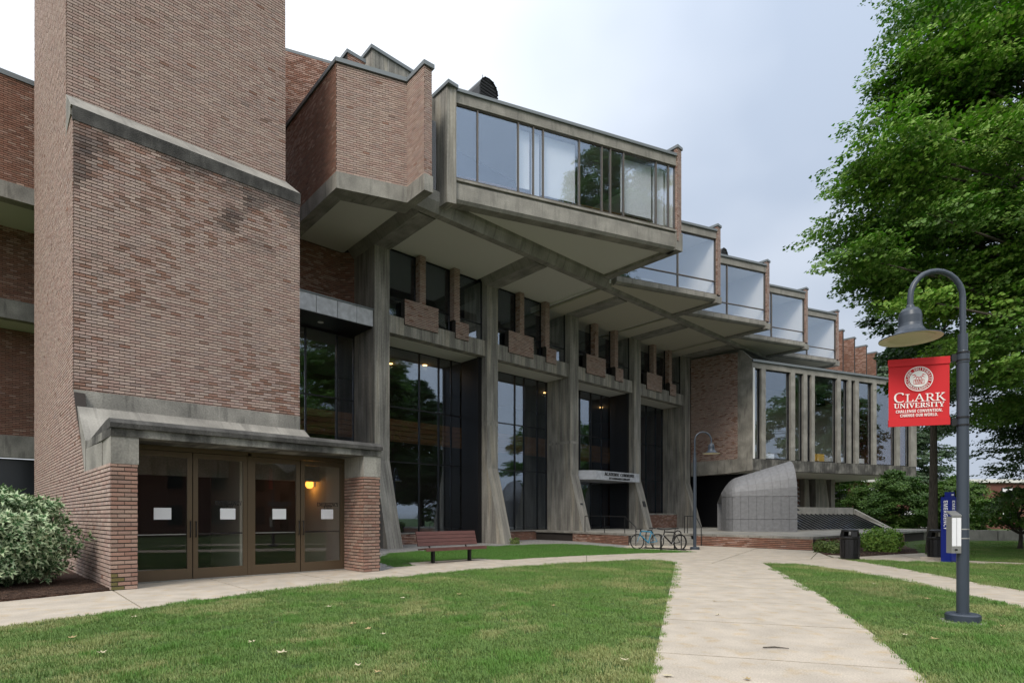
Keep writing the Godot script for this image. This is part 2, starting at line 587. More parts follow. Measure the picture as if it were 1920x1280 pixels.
func words_on(parent: Node, called: String, text: String, font: String, height: float, at: Vector3, m: Material, basis_ := Basis.IDENTITY, bold := false, width := 0.0, depth := 0.006) -> MeshInstance3D:
	var f := SystemFont.new()
	f.font_names = PackedStringArray([font])
	if bold: f.font_weight = 700
	var t := TextMesh.new()
	t.text = text
	t.font = f
	t.font_size = 48
	t.pixel_size = height / 34.0
	t.depth = depth
	var o := MeshInstance3D.new()
	o.name = called
	o.mesh = t
	o.material_override = m
	var b := basis_
	if width > 0.0:
		var w := t.get_aabb().size.x
		if w > 0.001:
			b = Basis(basis_.x * (width / w), basis_.y, basis_.z)
	o.transform = Transform3D(b, at)
	parent.add_child(o, true)
	return o

func build_tower(lib: Node) -> void:
	var sd := Vector3(-0.0335, 0, -1.0).normalized()
	var sn := Vector3(-1, 0, 0.0335).normalized()
	var o := W(1.77, 0, 13.9)
	brick_wall(lib, "tower_side_wall", o, sd, sn, [Vector2(0, 0), Vector2(0, 2.57), Vector2(3.15, 2.57), Vector2(4.85, 4.38), Vector2(5.2, 4.9), Vector2(5.2, 12.1), Vector2(6.48, 13.4), Vector2(6.48, 23.2), Vector2(15.6, 23.2), Vector2(15.6, 0)], 0.24, {"tone": "pale"})
	brick_wall(lib, "tower_wall", W(1.60, 0, 19.08), Vector3.RIGHT, Vector3(0, 0, 1), [Vector2(0, 4.9), Vector2(6.1, 4.9), Vector2(6.1, 12.1), Vector2(0, 12.1)], 0.25, {"tone": "soot"})
	brick_wall(lib, "tower_upper_wall", W(1.55, 0, 20.35), Vector3.RIGHT, Vector3(0, 0, 1), [Vector2(0, 13.45), Vector2(6.15, 13.45), Vector2(6.15, 23.2), Vector2(0, 23.2)], 0.25, {"tone": "pale"})
	var b := MB.new()
	b.box(7.45, 7.7, 0, 12.3, 19.34, 29.3)
	b.box(7.45, 7.7, 12.3, 23.2, 20.62, 29.3)
	b.box(1.3, 7.7, 0, 23.2, 29.3, 29.5)
	b.box(1.6, 7.7, 22.9, 23.15, 20.6, 29.3)
	put(b, "tower_inner_wall", M.far_brick, lib)
	var band := extr("concrete_band", M.cast_concrete, lib, [Vector2(19.05, 4.40), Vector2(19.05, 4.9), Vector2(19.33, 4.9), Vector2(19.33, 4.40)], 1.59, 7.71)
	band.set_meta("label", "grey concrete band across the foot of the brick tower")
	extr("apron", M.cast_concrete, lib, [Vector2(16.95, 2.575), Vector2(16.95, 3.33), Vector2(18.70, 4.40), Vector2(19.05, 4.40), Vector2(19.05, 4.1), Vector2(17.15, 2.575)], 1.64, 7.71)
	extr("ledge_face", M.black_crust, lib, [Vector2(19.03, 12.1), Vector2(19.03, 12.48), Vector2(19.2, 12.48), Vector2(19.2, 12.1)], 1.57, 7.72)
	extr("sloping_ledge", M.cast_concrete, lib, [Vector2(19.04, 12.482), Vector2(20.36, 13.47), Vector2(20.6, 13.47), Vector2(20.6, 12.3), Vector2(19.21, 12.3), Vector2(19.21, 12.482)], 1.53, 7.72)

func build_porch(lib: Node) -> void:
	# brick piers
	var pier := MB.new()
	pier.box(1.79, 2.215, 0, 2.57, 13.9, 15.1)
	var pl := put(pier, "porch_pier", M.pier_mortar, lib)
	bricks(pl, W(1.76, 0, 13.9), Vector3.RIGHT, Vector3(0, 0, 1), [Vector2(0, 0), Vector2(0.455, 0), Vector2(0.455, 2.57), Vector2(0, 2.57)], {"length": 0.227, "single": true, "moss": true, "tone": "pier"})
	var pier2 := MB.new()
	pier2.box(7.36, 7.84, 0, 2.57, 13.9, 15.1)
	var p2 := put(pier2, "porch_pier", M.pier_mortar, lib)
	bricks(p2, W(7.36, 0, 13.9), Vector3.RIGHT, Vector3(0, 0, 1), [Vector2(-0.015, 0), Vector2(0.48, 0), Vector2(0.48, 2.57), Vector2(-0.015, 2.57)], {"length": 0.227, "single": true, "tone": "pier"})
	bricks(p2, W(7.36, 0, 13.9), Vector3(0, 0, -1), Vector3(-1, 0, 0), [Vector2(0, 0), Vector2(1.1, 0), Vector2(1.1, 2.57), Vector2(0, 2.57)], {"length": 0.235, "single": true, "tone": "pier"})
	# concrete heads of the piers and the canopy slab
	boxpart("pier_head", M.cast_concrete, lib, 1.755, 2.235, 2.575, 3.13, 13.88, 15.0)
	boxpart("pier_head", M.cast_concrete, lib, 7.345, 7.855, 2.575, 3.13, 13.88, 15.0)

	var sidec := MB.new()
	sidec.plan([Vector2(1.74, 15.0), Vector2(1.90, 15.0), Vector2(1.86, 16.94), Vector2(1.65, 16.94)], 2.575, 3.125)
	put(sidec, "canopy_side", M.cast_concrete, lib)
	boxpart("canopy_side", M.cast_concrete, lib, 7.6, 7.84, 2.575, 3.12, 15.001, 19.0)
	var sl := MB.new()
	sl.plan([Vector2(1.75, 13.86), Vector2(7.86, 13.86), Vector2(7.86, 16.94), Vector2(1.66, 16.94)], 3.13, 3.30)
	put(sl, "canopy_slab", M.sooty_concrete, lib)
	extr("canopy_lip", M.black_crust, lib, [Vector2(13.80, 3.302), Vector2(13.80, 3.40), Vector2(13.95, 3.50), Vector2(14.4, 3.50), Vector2(16.9, 3.36), Vector2(16.9, 3.302)], 1.735, 7.88)
	# vestibule behind the doors
	var wl := MB.new()
	wl.box(2.0, 7.44, -0.02, 0.0, 15.1, 18.9)
	put(wl, "vestibule_floor", M.dark_floor, lib)
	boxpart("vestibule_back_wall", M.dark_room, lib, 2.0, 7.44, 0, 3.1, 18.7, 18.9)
	boxpart("vestibule_partition", M.pale_wall, lib, 4.85, 5.0, 0, 3.1, 16.0, 18.7)
	boxpart("vestibule_side_wall", M.pale_wall, lib, 7.45, 7.59, 0, 3.1, 15.14, 18.9)
	boxpart("vestibule_grille", M.black_metal, lib, 7.36, 7.445, 2.72, 3.02, 17.2, 17.6)
	# doors
	var us := [[2.26, 3.49], [3.51, 4.74], [4.82, 6.08], [6.10, 7.33]]
	var fr := MB.new()
	fr.box(4.742, 4.818, 0.02, 3.09, 15.0, 15.12)
	fr.box(2.22, 7.355, 3.02, 3.125, 15.0, 15.13)
	fr.box(2.218, 2.258, 0.02, 3.02, 15.0, 15.12)
	fr.box(7.332, 7.355, 0.02, 3.02, 15.0, 15.12)
	put(fr, "door_frame", M.bronze, lib)
	for k in 4:
		var a: float = us[k][0]; var c: float = us[k][1]
		var d := MB.new()
		var sw := 0.105
		d.box(a, a + sw, 0.02, 3.01, 15.02, 15.08)
		d.box(c - sw, c, 0.02, 3.01, 15.02, 15.08)
		d.box(a + sw, c - sw, 0.02, 0.27, 15.022, 15.078)
		d.box(a + sw, c - sw, 2.88, 3.01, 15.022, 15.078)
		var dn := put(d, "door", M.bronze, lib)
		dn.set_meta("label", ["bronze framed glass door beside the mossy brick pier", "bronze framed glass door with dark lettering, second from the mossy pier", "bronze framed glass door right of the middle post", "bronze framed glass door with a lit globe behind it"][k])
		pane(dn, W(a + sw, 0, 15.05), W(c - sw, 0, 15.05), 0.27, 2.88)
		var hx := c - 0.05 if k % 2 == 0 else a + 0.05
		var h := MB.new()
		h.tube([W(hx, 1.02, 15.0), W(hx, 1.02, 14.95), W(hx, 1.38, 14.95), W(hx, 1.38, 15.0)], [0.014], 8)
		put(h, "handle", M.black_metal, dn)
		boxpart("push_bar", M.steel if k % 2 == 0 else M.black_metal, dn, a + sw, c - sw, 1.07, 1.09 if k % 2 == 0 else 1.105, 15.09, 15.12)
		var nx: float = [0.52, 0.64, 0.58, 0.62][k] * (c - a) + a
		boxpart("paper_notice", M.paper, dn, nx - 0.19, nx + 0.16, 1.43, 1.70, 15.036, 15.040)
		if k > 0:
			words_on(dn, "lettering", "EMERGENCY", "Droid Serif", 0.105, W(nx, 1.83, 15.035), M.black_panel, Basis.IDENTITY, true, 0.62, 0.004)
			words_on(dn, "lettering", "EXIT", "Droid Serif", 0.105, W(nx, 1.73 + 0.02, 15.035), M.black_panel, Basis.IDENTITY, true, 0.24, 0.004)
	var sill := MB.new()
	sill.box(2.22, 7.35, 0.0, 0.02, 14.9, 15.1)
	put(sill, "threshold", M.cast_concrete, lib)

func build_columns(lib: Node) -> void:
	for k in 5:
		var c := extr("column", M.board_concrete, lib, [Vector2(24.15, 14.76), Vector2(24.15, 4.2), Vector2(22.9, -0.1), Vector2(26.2, -0.1), Vector2(26.2, 14.76)], CU[k] - 0.8, CU[k])
		c.set_meta("label", ["board-marked concrete column beside the brick stair tower", "board-marked concrete column behind the bench", "board-marked concrete column left of the sign canopy", "board-marked concrete column carrying the sign canopy", "board-marked concrete column behind the small lamp post"][k])
		# pour joint: a raised seam
		if k < 4:
			boxpart("column_collar", M.cast_concrete, lib, CU[k] - 0.803, CU[k] + 0.003, [6.9, 6.6, 6.2, 6.4][k], [6.93, 6.85, 6.36, 6.43][k], 24.146, 26.1)
	# small fixture plates on the feet
	for k in [2, 3, 4]:
		var b := MB.new()
		var yy: float = [0, 0, 2.3, 2.4, 2.3][k]
		var vv: float = 24.15 - (4.2 - yy) / 4.3 * 1.25
		b.obox(W(CU[k] - 0.35, yy, vv - 0.02), Vector3(0.16 if k == 3 else 0.1, 0, 0), Vector3(0, 0.2 if k == 3 else 0.05, -0.06 if k == 3 else -0.015), Vector3(0, 0.005, 0.02))
		put(b, "plaque", M.black_panel, lib)

func low_bay(lib: Node, k: int) -> void:
	var a: float = (7.75 if k < 0 else CU[k])
	var c: float = (13.35 if k < 0 else CU[k + 1] - 0.8)
	var fl := 0.6 if k >= 2 else 0.0
	if k != 2:
		brick_wall(lib, "window_plinth", W(a, 0, 26.1), Vector3.RIGHT, Vector3(0, 0, 1), [Vector2(0, -0.02), Vector2(c - a, -0.02), Vector2(c - a, 0.56 if k < 2 else 1.5), Vector2(0, 0.56 if k < 2 else 1.5)], 0.2, {"tone": "red"})
		boxpart("window_sill", M.cast_concrete, lib, a + 0.002, c - 0.002, 0.56 if k < 2 else 1.5, 0.63 if k < 2 else 1.58, 26.02, 26.3)
	var y0 := (0.63 if k < 2 else (0.62 if k == 2 else 1.58))
	var top := 10.44
	var frac: Array = [[0.56, 0.84], [0.5, 0.71, 0.85], [0.53, 0.66, 0.86], [0.42, 0.62, 0.82], [0.4, 0.62, 0.84]][k + 1]
	var xs := [a]
	for f in frac: xs.append(lerpf(a, c, f))
	xs.append(c)
	var ys := [y0, 4.4, 7.3, top]
	var f := MB.new()
	for x in xs:
		f.box(maxf(x - 0.035, a + 0.001), minf(x + 0.035, c - 0.001), y0, top, 26.22, 26.34)
	for i in xs.size() - 1:
		for y in ys:
			f.box(xs[i] + 0.036, xs[i + 1] - 0.036, maxf(y - 0.03, y0), minf(y + 0.03, top), 26.225, 26.335)
	var fr := put(f, "tall_window", M.black_frame, lib)
	for i in xs.size() - 1:
		for j in ys.size() - 1:
			pane(fr, W(xs[i] + 0.036, 0, 26.28), W(xs[i + 1] - 0.036, 0, 26.28), ys[j] + 0.03, ys[j + 1] - 0.03, M.window_glass)
	if k >= 0:
		extr("cross_beam", M.board_concrete, lib, [Vector2(24.3, 10.47), Vector2(24.3, 11.33), Vector2(24.8, 11.33), Vector2(24.8, 10.47)], a + 0.001, c - 0.001)
		boxpart("recess_soffit", M.white_soffit, lib, a + 0.003, c - 0.003, 10.45, 10.6, 24.8, 26.4)
	if k == 0 or k == 2:
		var p := MB.new()
		p.box(c - 0.22, c - 0.002, 0.0 if k == 0 else 0.62, 10.44, 24.62, 26.2)
		p.box(c - 0.26, c - 0.22, 0.0 if k == 0 else 0.62, 10.44, 24.62, 24.72)
		put(p, "black_cladding", M.black_frame, lib)

func high_bay(lib: Node, k: int) -> void:
	# windows over the cross beam: two thin brick posts, stepped brick blocks at their feet
	var a: float = CU[k] + 0.002
	var c: float = CU[k + 1] - 0.802
	var w := c - a
	var v := 24.5
	var blocks := [[0.145, 0.475, 12.25], [0.655, 0.80, 11.98]]
	var posts := [[0.29, 0.345], [0.64, 0.70]]
	var fr := MB.new()
	var y0 := 11.33
	var y1 := 14.73
	var cuts := [0.0, 0.29, 0.345, 0.64, 0.70, 1.0]
	for i in [0, 2, 4]:
		var x0: float = a + w * cuts[i]
		var x1: float = a + w * cuts[i + 1]
		fr.box(x0, x0 + 0.05, y0, y1, v + 0.1, v + 0.18)
		fr.box(x1 - 0.05, x1, y0, y1, v + 0.1, v + 0.18)
		fr.box(x0 + 0.05, x1 - 0.05, y1 - 0.07, y1, v + 0.102, v + 0.178)
		fr.box(x0 + 0.05, x1 - 0.05, y0, y0 + 0.05, v + 0.102, v + 0.178)
		fr.box(x0 + 0.05, x1 - 0.05, 12.28, 12.34, v + 0.102, v + 0.178)
	var fn := put(fr, "clerestory", M.black_frame, lib)
	for i in [0, 2, 4]:
		var x0: float = a + w * cuts[i] + 0.05
		var x1: float = a + w * cuts[i + 1] - 0.05
		pane(fn, W(x0, 0, v + 0.14), W(x1, 0, v + 0.14), y0 + 0.05, 12.28, M.window_glass)
		pane(fn, W(x0, 0, v + 0.14), W(x1, 0, v + 0.14), 12.34, y1 - 0.07, M.window_glass)
	for i in 2:
		var b0: float = a + w * posts[i][0]
		var b1: float = a + w * posts[i][1]
		var k0: float = a + w * blocks[i][0]
		var k1: float = a + w * blocks[i][1]
		var kt: float = blocks[i][2]
		var o := W(k0, 0, v - 0.27)
		var ol := [Vector2(0, 11.02), Vector2(k1 - k0, 11.02), Vector2(k1 - k0, kt), Vector2(b1 - k0, kt + 0.0), Vector2(b1 - k0, 14.74), Vector2(b0 - k0, 14.74), Vector2(b0 - k0, kt), Vector2(0, kt)]
		if b0 < k0:
			ol = [Vector2(0, 11.02), Vector2(k1 - k0, 11.02), Vector2(k1 - k0, kt), Vector2(b1 - k0, kt), Vector2(b1 - k0, 14.74), Vector2(b0 - k0, 14.74), Vector2(b0 - k0, kt), Vector2(0, kt)]
		var wl := brick_wall(lib, "stepped_brick_block", o, Vector3.RIGHT, Vector3(0, 0, 1), ol, 0.35, {"tone": "pale"})
		# returns of the post and of the block
		bricks(wl, W(b0, 0, v - 0.27), Vector3(0, 0, -1), Vector3(-1, 0, 0), [Vector2(0, kt), Vector2(0.35, kt), Vector2(0.35, 14.74), Vector2(0, 14.74)], {"length": 0.21})

func build_soffit(lib: Node) -> void:
	# cross beams over the columns, lengthwise edge beam, white panels between
	for k in 5:
		var uc: float = CU[k] - 0.4
		var q := []
		# trapezoid section
		for a in [Vector2(-0.72, 14.76), Vector2(-0.42, 14.40), Vector2(0.42, 14.40), Vector2(0.72, 14.76), Vector2(0.72, 15.1), Vector2(-0.72, 15.1)]:
			q.append(W(uc + a.x, a.y, 20.36))
		var mb := MB.new()
		mb.slab(q, Vector3(0, 0, -4.02) if k > 0 else Vector3(0, 0, -5.9))
		put(mb, "roof_beam", M.cast_concrete, lib)
	extr("edge_beam", M.cast_concrete, lib, [Vector2(20.36, 14.76), Vector2(20.2, 14.36), Vector2(19.85, 14.36), Vector2(19.66, 14.76), Vector2(19.66, 15.2), Vector2(20.36, 15.2)], 12.7, 57.0)
	for k in 4:
		var p := boxpart("soffit_panel", M.white_soffit, lib, CU[k] - 0.4 + 0.725, CU[k + 1] - 0.4 - 0.725, 14.75, 14.9, 20.365, 24.72)
	var sp := MB.new()
	sp.plan([Vector2(10.42, 21.2), Vector2(13.0, 20.25), Vector2(13.0, 26.7), Vector2(10.42, 26.7)], 14.75, 14.9)
	put(sp, "soffit_panel", M.white_soffit, lib)
	boxpart("soffit_panel", M.white_soffit, lib, 42.4, 57, 14.75, 14.9, 20.365, 24.72)
	# floor slab over all, roof slab, dark inner faces
	boxpart("floor_slab", M.dark_room, lib, 10.2, 58, 14.95, 15.25, 21.0, 40)
	boxpart("roof_slab", M.flashing, lib, 9.95, 70, 18.9, 19.05, 21.6, 40)
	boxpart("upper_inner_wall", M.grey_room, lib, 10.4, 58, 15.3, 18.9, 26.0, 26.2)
	boxpart("rear_wall", M.far_brick, lib, 9.95, 70, -0.1, 19.0, 39.8, 40)

func build_inside(lib: Node) -> void:
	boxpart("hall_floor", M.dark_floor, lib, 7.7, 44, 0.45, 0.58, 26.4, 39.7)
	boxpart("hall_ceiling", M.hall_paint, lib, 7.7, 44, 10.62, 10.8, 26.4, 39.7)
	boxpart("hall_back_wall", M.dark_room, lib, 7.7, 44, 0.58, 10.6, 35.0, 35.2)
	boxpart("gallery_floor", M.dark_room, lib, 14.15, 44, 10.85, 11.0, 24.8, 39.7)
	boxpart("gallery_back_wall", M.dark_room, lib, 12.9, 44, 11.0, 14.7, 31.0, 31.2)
	# timber gallery front inside the hall
	var t := MB.new()
	for j in 4:
		t.box(9, 43, 6.3 + j * 0.3, 6.54 + j * 0.3, 31.0, 31.1)
	t.box(9, 43, 6.2, 7.6, 31.1, 31.25)
	put(t, "timber_gallery_front", M.wood_panel, lib)
	for x in [11.5, 15.5, 17.5, 19.2, 22.6, 24.3, 30.0, 32.2, 37.5]:
		var d := MB.new()
		d.lathe(W(x, 10.6, 28.0 + fmod(x * 1.7, 2.0)), [Vector2(0, 0), Vector2(0.13, 0), Vector2(0.13, 0.02)], 14)
		put(d, "downlight", M.lit_bulb, lib)
		var l := OmniLight3D.new()
		l.name = "downlight_glow"
		l.light_color = Color(1, 0.82, 0.55)
		l.light_energy = 0.06
		l.light_size = 0.13
		l.omni_range = 20
		l.omni_attenuation = 2
		l.shadow_enabled = true
		l.position = W(x, 10.45, 28.0 + fmod(x * 1.7, 2.0))
		add_child(l, true)

func build_left_recess(lib: Node) -> void:
	# metal fascia over the recess between tower and first column: separate sheets
	var xs := [7.75, 9.4, 10.55, 11.55, 12.5, 13.34]
	for i in 5:
		boxpart("fascia_panel", M.fascia_metal, lib, xs[i] + 0.012, xs[i + 1] - 0.012, 10.53, 11.30, 24.28, 24.34)
	boxpart("fascia_coping", M.flashing, lib, 7.75, 13.345, 11.30, 11.37, 24.24, 24.5)
	boxpart("recess_canopy", M.black_frame, lib, 7.75, 13.34, 10.5, 11.28, 24.35, 26.5)
	brick_wall(lib, "recess_wall", W(7.7, 0, 26.75), Vector3.RIGHT, Vector3(0, 0, 1), [Vector2(0, 11.3), Vector2(5.17, 11.3), Vector2(5.17, 14.74), Vector2(0, 14.74)], 0.2, {"tone": "red"})
	brick_wall(lib, "recess_return_wall", W(12.87, 0, 26.73), Vector3(0.70, 0, 0.71).normalized(), Vector3(-0.71, 0, 0.70).normalized(), [Vector2(0, 11.3), Vector2(0.72, 11.3), Vector2(0.72, 14.74), Vector2(0, 14.74)], 0.2, {"tone": "red"})
	var d := MB.new()
	d.lathe(W(11.2, 10.499, 25.3), [Vector2(0.0, -0.012), Vector2(0.13, -0.012), Vector2(0.14, 0)], 16)
	put(d, "ceiling_light", M.white_paint, lib)

func build_brick_block(lib: Node) -> void:
	# the brick volume cantilevered beside the tower
	var A := Vector2(9.9, 20.9); var B := Vector2(12.5, 19.94); var Cc := Vector2(12.5, 18.68); var D := Vector2(12.84, 18.64); var E := Vector2(12.84, 20.6)
	var front := Vector3(B.x - A.x, 0, -(B.y - A.y))
	var fl := front.length()
	var fd := front / fl
	var fnn := Vector3(-fd.z, 0, fd.x)
	if fnn.z < 0: fnn = -fnn
	var y0 := 14.97
	var y1 := 19.22
	brick_wall(lib, "block_front_wall", W(A.x, 0, A.y), fd, fnn, [Vector2(-0.015, y0), Vector2(fl, y0), Vector2(fl, y1), Vector2(-0.015, y1)], 0.3, {"tone": "pale"})
	brick_wall(lib, "block_side_wall", W(A.x, 0, A.y), Vector3(0, 0, -1), Vector3(-1, 0, 0), [Vector2(0, y0), Vector2(10, y0), Vector2(10, y1), Vector2(0, y1)], 0.3, {"tone": "red"})
	var fin := brick_wall(lib, "block_fin_wall", W(B.x, 0, B.y), Vector3(0, 0, 1), Vector3(-1, 0, 0), [Vector2(0, y0), Vector2(B.y - Cc.y, y0), Vector2(B.y - Cc.y, y1 + 0.0), Vector2(0, y1)], 0.33, {"tone": "pale"})
	bricks(fin, W(Cc.x, 0, Cc.y), Vector3.RIGHT, Vector3(0, 0, 1), [Vector2(-0.015, y0), Vector2(0.34, y0), Vector2(0.34, y1), Vector2(-0.015, y1)], {"length": 0.17})
	var band := MB.new()
	var pts := [Vector2(9.87, 20.87), Vector2(12.47, 19.91), Vector2(12.47, 18.65), Vector2(12.86, 18.61), Vector2(12.86, 20.7), Vector2(10.4, 21.6), Vector2(10.4, 30), Vector2(9.87, 30)]
	band.plan(pts, 14.32, 14.965)
	var bn := put(band, "block_base_band", M.cast_concrete, lib)
	bn.set_meta("label", "concrete band under the brick block with a notched corner")
	var cap := MB.new()
	var cp := [Vector2(9.82, 20.82), Vector2(12.43, 19.86), Vector2(12.43, 18.6), Vector2(12.9, 18.56), Vector2(12.9, 20.9), Vector2(12.9, 30), Vector2(9.82, 30)]
	cap.plan(cp, y1 + 0.004, y1 + 0.17)
	put(cap, "block_coping", M.flashing, lib)
	# slot window between the block and the glass box
	pane(lib, W(12.9, 0, 20.2), W(13.9, 0, 19.9), 15.0, 18.3, M.tinted_glass)
	boxpart("slot_lintel", M.cast_concrete, lib, 12.88, 13.94, 18.3, 19.3, 20.0, 20.3)
	# penthouses behind
	var pd := Vector3(C3, 0, S3)
	brick_wall(lib, "penthouse_wall", W(9.4, 0, 26.3), pd, Vector3(-S3, 0, C3), [Vector2(-4, 19.0), Vector2(4.4, 19.0), Vector2(4.4, 22.86), Vector2(-4, 22.86)], 0.3, {"tone": "red"})
	var pc := MB.new()
	pc.slab([W(9.4, 22.87, 26.33) - pd * 4.0, W(9.4, 22.87, 26.33) + pd * 4.45, W(9.4, 22.87, 29) + pd * 4.45, W(9.4, 22.87, 29) - pd * 4.0], Vector3(0, 0.14, 0))
	put(pc, "penthouse_coping", M.flashing, lib)
	boxpart("roof_tower", M.board_concrete, lib, 12.2, 14.6, 18.5, 21.9, 22.3, 25.5)
	boxpart("roof_tower_coping", M.flashing, lib, 12.12, 14.68, 21.9, 22.05, 22.22, 25.6)
	var rb := brick_wall(lib, "roof_brick_stub", W(11.2, 0, 22.6), Vector3.RIGHT, Vector3(0, 0, 1), [Vector2(0, 19), Vector2(0.8, 19), Vector2(0.8, 21.35), Vector2(0, 21.35)], 0.5, {"tone": "red"})
	boxpart("roof_stub_coping", M.flashing, lib, 11.15, 12.05, 21.35, 21.5, 22.55, 23.2)

# a glazed box that juts out at a slant: start S on the edge beam, length of its face, levels
func glass_box(lib: Node, label: String, u0: float, v0: float, len_: float, yb: float, yw0: float, yw1: float, yr: float, cuts: Array, pier_top: float, first: bool) -> void:
	var g := Node3D.new()
	g.name = "study_bay"
	lib.add_child(g, true)
	g.set_meta("label", label)
	var d := Vector3(C3, 0, S3)          # along the face
	var nn := Vector3(-S3, 0, C3)        # outward
	var o := W(u0, 0, v0)
	var tip := o + d * len_
	var P := func(t: float, w: float, y: float) -> Vector3: return o + d * t - nn * w + Vector3(0, y, 0)
	# base beam: upright face, then a chamfer back to the soffit
	var prof := [Vector2(0.06, yw0 - 0.16), Vector2(0.0, yw0 - 0.30), Vector2(0.0, yb + 0.12), Vector2(0.10, yb), Vector2(0.55, yb), Vector2(0.75, yb + 0.25), Vector2(0.75, yw0 - 0.16)]
	if not first:
		prof = [Vector2(0.0, yw0 - 0.02), Vector2(0.0, yb + 0.22), Vector2(0.12, yb + 0.12), Vector2(0.45, yb + 0.12), Vector2(0.45, yw0 - 0.02)]
	var q := []
	for a in prof: q.append(P.call(0.0, a.x, a.y))
	var bm := MB.new()
	bm.slab(q, d * (len_ + 0.02))
	put(bm, "base_beam", M.cast_concrete, g)
	if first:
		# drip notches cast into the beam face
		var sillp := MB.new()
		sillp.slab([P.call(0, -0.05, yw0 - 0.155), P.call(0, -0.05, yw0 - 0.07), P.call(0, 0.3, yw0 - 0.01), P.call(0, 0.3, yw0 - 0.155)], d * len_)
		put(sillp, "sill", M.cast_concrete, g)
	# side beam from tip back to the edge beam
	var vt := -tip.z
	var sb := MB.new()
	sb.plan([Vector2(tip.x - 0.05, vt - 0.02), Vector2(tip.x + 0.42, vt - 0.12), Vector2(tip.x + 0.42, 19.8), Vector2(tip.x - 0.05, 19.8)], yb, yw0 - 0.16 if first else yw0 - 0.1)
	put(sb, "side_beam", M.cast_concrete, g)
	# soffit triangle
	var so := MB.new()
	var sy := yb + (0.16 if first else 0.42)
	so.slab([P.call(0.1, 0.4, sy), P.call(len_ - 0.1, 0.4, sy), W(tip.x - 0.06, sy, 19.75), W(u0 + 0.2, sy, 19.75)], Vector3(0, 0.12, 0))
	put(so, "soffit", M.white_soffit if first else M.cast_concrete, g)
	# floor, lintel and roof
	var fl := MB.new()
	fl.slab([P.call(0.05, 0.3, yw0 - 0.4), P.call(len_, 0.3, yw0 - 0.4), W(tip.x, yw0 - 0.4, 25.9), W(u0 + 0.1, yw0 - 0.4, 25.9)], Vector3(0, 0.12, 0))
	put(fl, "floor", M.pale_wall, g)
	var ce := MB.new()
	ce.slab([P.call(0.05, 0.3, yw1 + 0.03), P.call(len_, 0.3, yw1 + 0.03), W(tip.x, yw1 + 0.03, 25.9), W(u0 + 0.1, yw1 + 0.03, 25.9)], Vector3(0, 0.12, 0))
	put(ce, "ceiling", M.grey_room if first else M.white_paint, g)
	var li := MB.new()
	li.slab([P.call(0, 0.0, yw1), P.call(0, 0.0, yr - 0.13), P.call(0, 0.3, yr - 0.13), P.call(0, 0.3, yw1)], d * len_)
	put(li, "lintel", M.cast_concrete, g)
	var rf := MB.new()
	rf.slab([P.call(-0.05, -0.08, yr - 0.13), P.call(len_, -0.08, yr - 0.13), W(tip.x, yr - 0.13, 26), W(u0, yr - 0.13, 26)], Vector3(0, 0.13, 0))
	put(rf, "roof_edge", M.flashing, g)
	# side walls inside
	var wi := MB.new()
	wi.box(tip.x - 0.05, tip.x + 0.03, yw0 - 0.3, yw1 + 0.1, vt + 0.19, 26)
	put(wi, "inner_wall", M.white_paint, g)
	boxpart("inner_wall", M.white_paint, g, u0 - 0.1, u0, yw0 - 0.3, yw1 + 0.1, v0 + 0.4, 26)
	# glazing
	var fr := MB.new()
	var ts := [0.0]
	ts.append_array(cuts)
	ts.append(len_)
	for i in ts.size():
		bar(fr, P.call(maxf(ts[i] - 0.035, 0.0), 0.12, 0), P.call(minf(ts[i] + 0.035, len_), 0.12, 0), yw0, yw1, 0.12)
	for i in ts.size() - 1:
		bar(fr, P.call(ts[i] + 0.036, 0.12, 0), P.call(ts[i + 1] - 0.036, 0.12, 0), yw0, yw0 + 0.05, 0.11)
		bar(fr, P.call(ts[i] + 0.036, 0.12, 0), P.call(ts[i + 1] - 0.036, 0.12, 0), yw1 - 0.05, yw1, 0.11)
		if not first:
			bar(fr, P.call(ts[i] + 0.036, 0.12, 0), P.call(ts[i + 1] - 0.036, 0.12, 0), yw0 + 0.78, yw0 + 0.83, 0.11)
	put(fr, "window_frame", M.grey_frame, g)
	for i in ts.size() - 1:
		var w0: Vector3 = P.call(ts[i] + 0.036, 0.12, 0)
		var w1: Vector3 = P.call(ts[i + 1] - 0.036, 0.12, 0)
		if first:
			pane(g, w0, w1, yw0 + 0.05, yw1 - 0.05, M.coated_glass)
		else:
			pane(g, w0, w1, yw0 + 0.05, yw0 + 0.78, M.coated_glass)
			pane(g, w0, w1, yw0 + 0.83, yw1 - 0.05, M.coated_glass)
	if first:
		for i in [2, 3, 4, 8, 9, 10]:
			var bl := MB.new()
			bar(bl, P.call(ts[i] + 0.05, 0.42, 0), P.call(ts[i + 1] - 0.05, 0.42, 0), yw0 + 0.25 + 0.1 * (i % 3), yw1 - 0.1, 0.02)
			put(bl, "window_blind", M.blind, g)
		# rail and desk inside
		var rl := MB.new()
		rl.tube([P.call(0.2, 0.9, yw0 + 0.62), P.call(len_ - 0.3, 0.9, yw0 + 0.62)], [0.03], 8)
		put(rl, "guard_rail", M.wood_panel, g)
	else:
		var ch := MB.new()
		ch.tube([P.call(2.2, 0.9, yw0 - 0.2), P.call(2.2, 0.9, yw0 + 0.55), P.call(3.1, 0.9, yw0 + 0.55), P.call(3.1, 0.9, yw0 - 0.2)], [0.025], 6)
		ch.tube([P.call(5.1, 0.9, yw0 - 0.2), P.call(5.1, 0.9, yw0 + 0.5), P.call(5.9, 0.9, yw0 + 0.5), P.call(5.9, 0.9, yw0 - 0.2)], [0.025], 6)
		put(ch, "desk_frame", M.white_paint, g)
	# brick pier at the tip
	var ps := 0.34
	var po := W(tip.x + 0.04, 0, vt - 0.05)
	var base_y := yb + 0.42 if first else yb + 0.5
	var pm := MB.new()
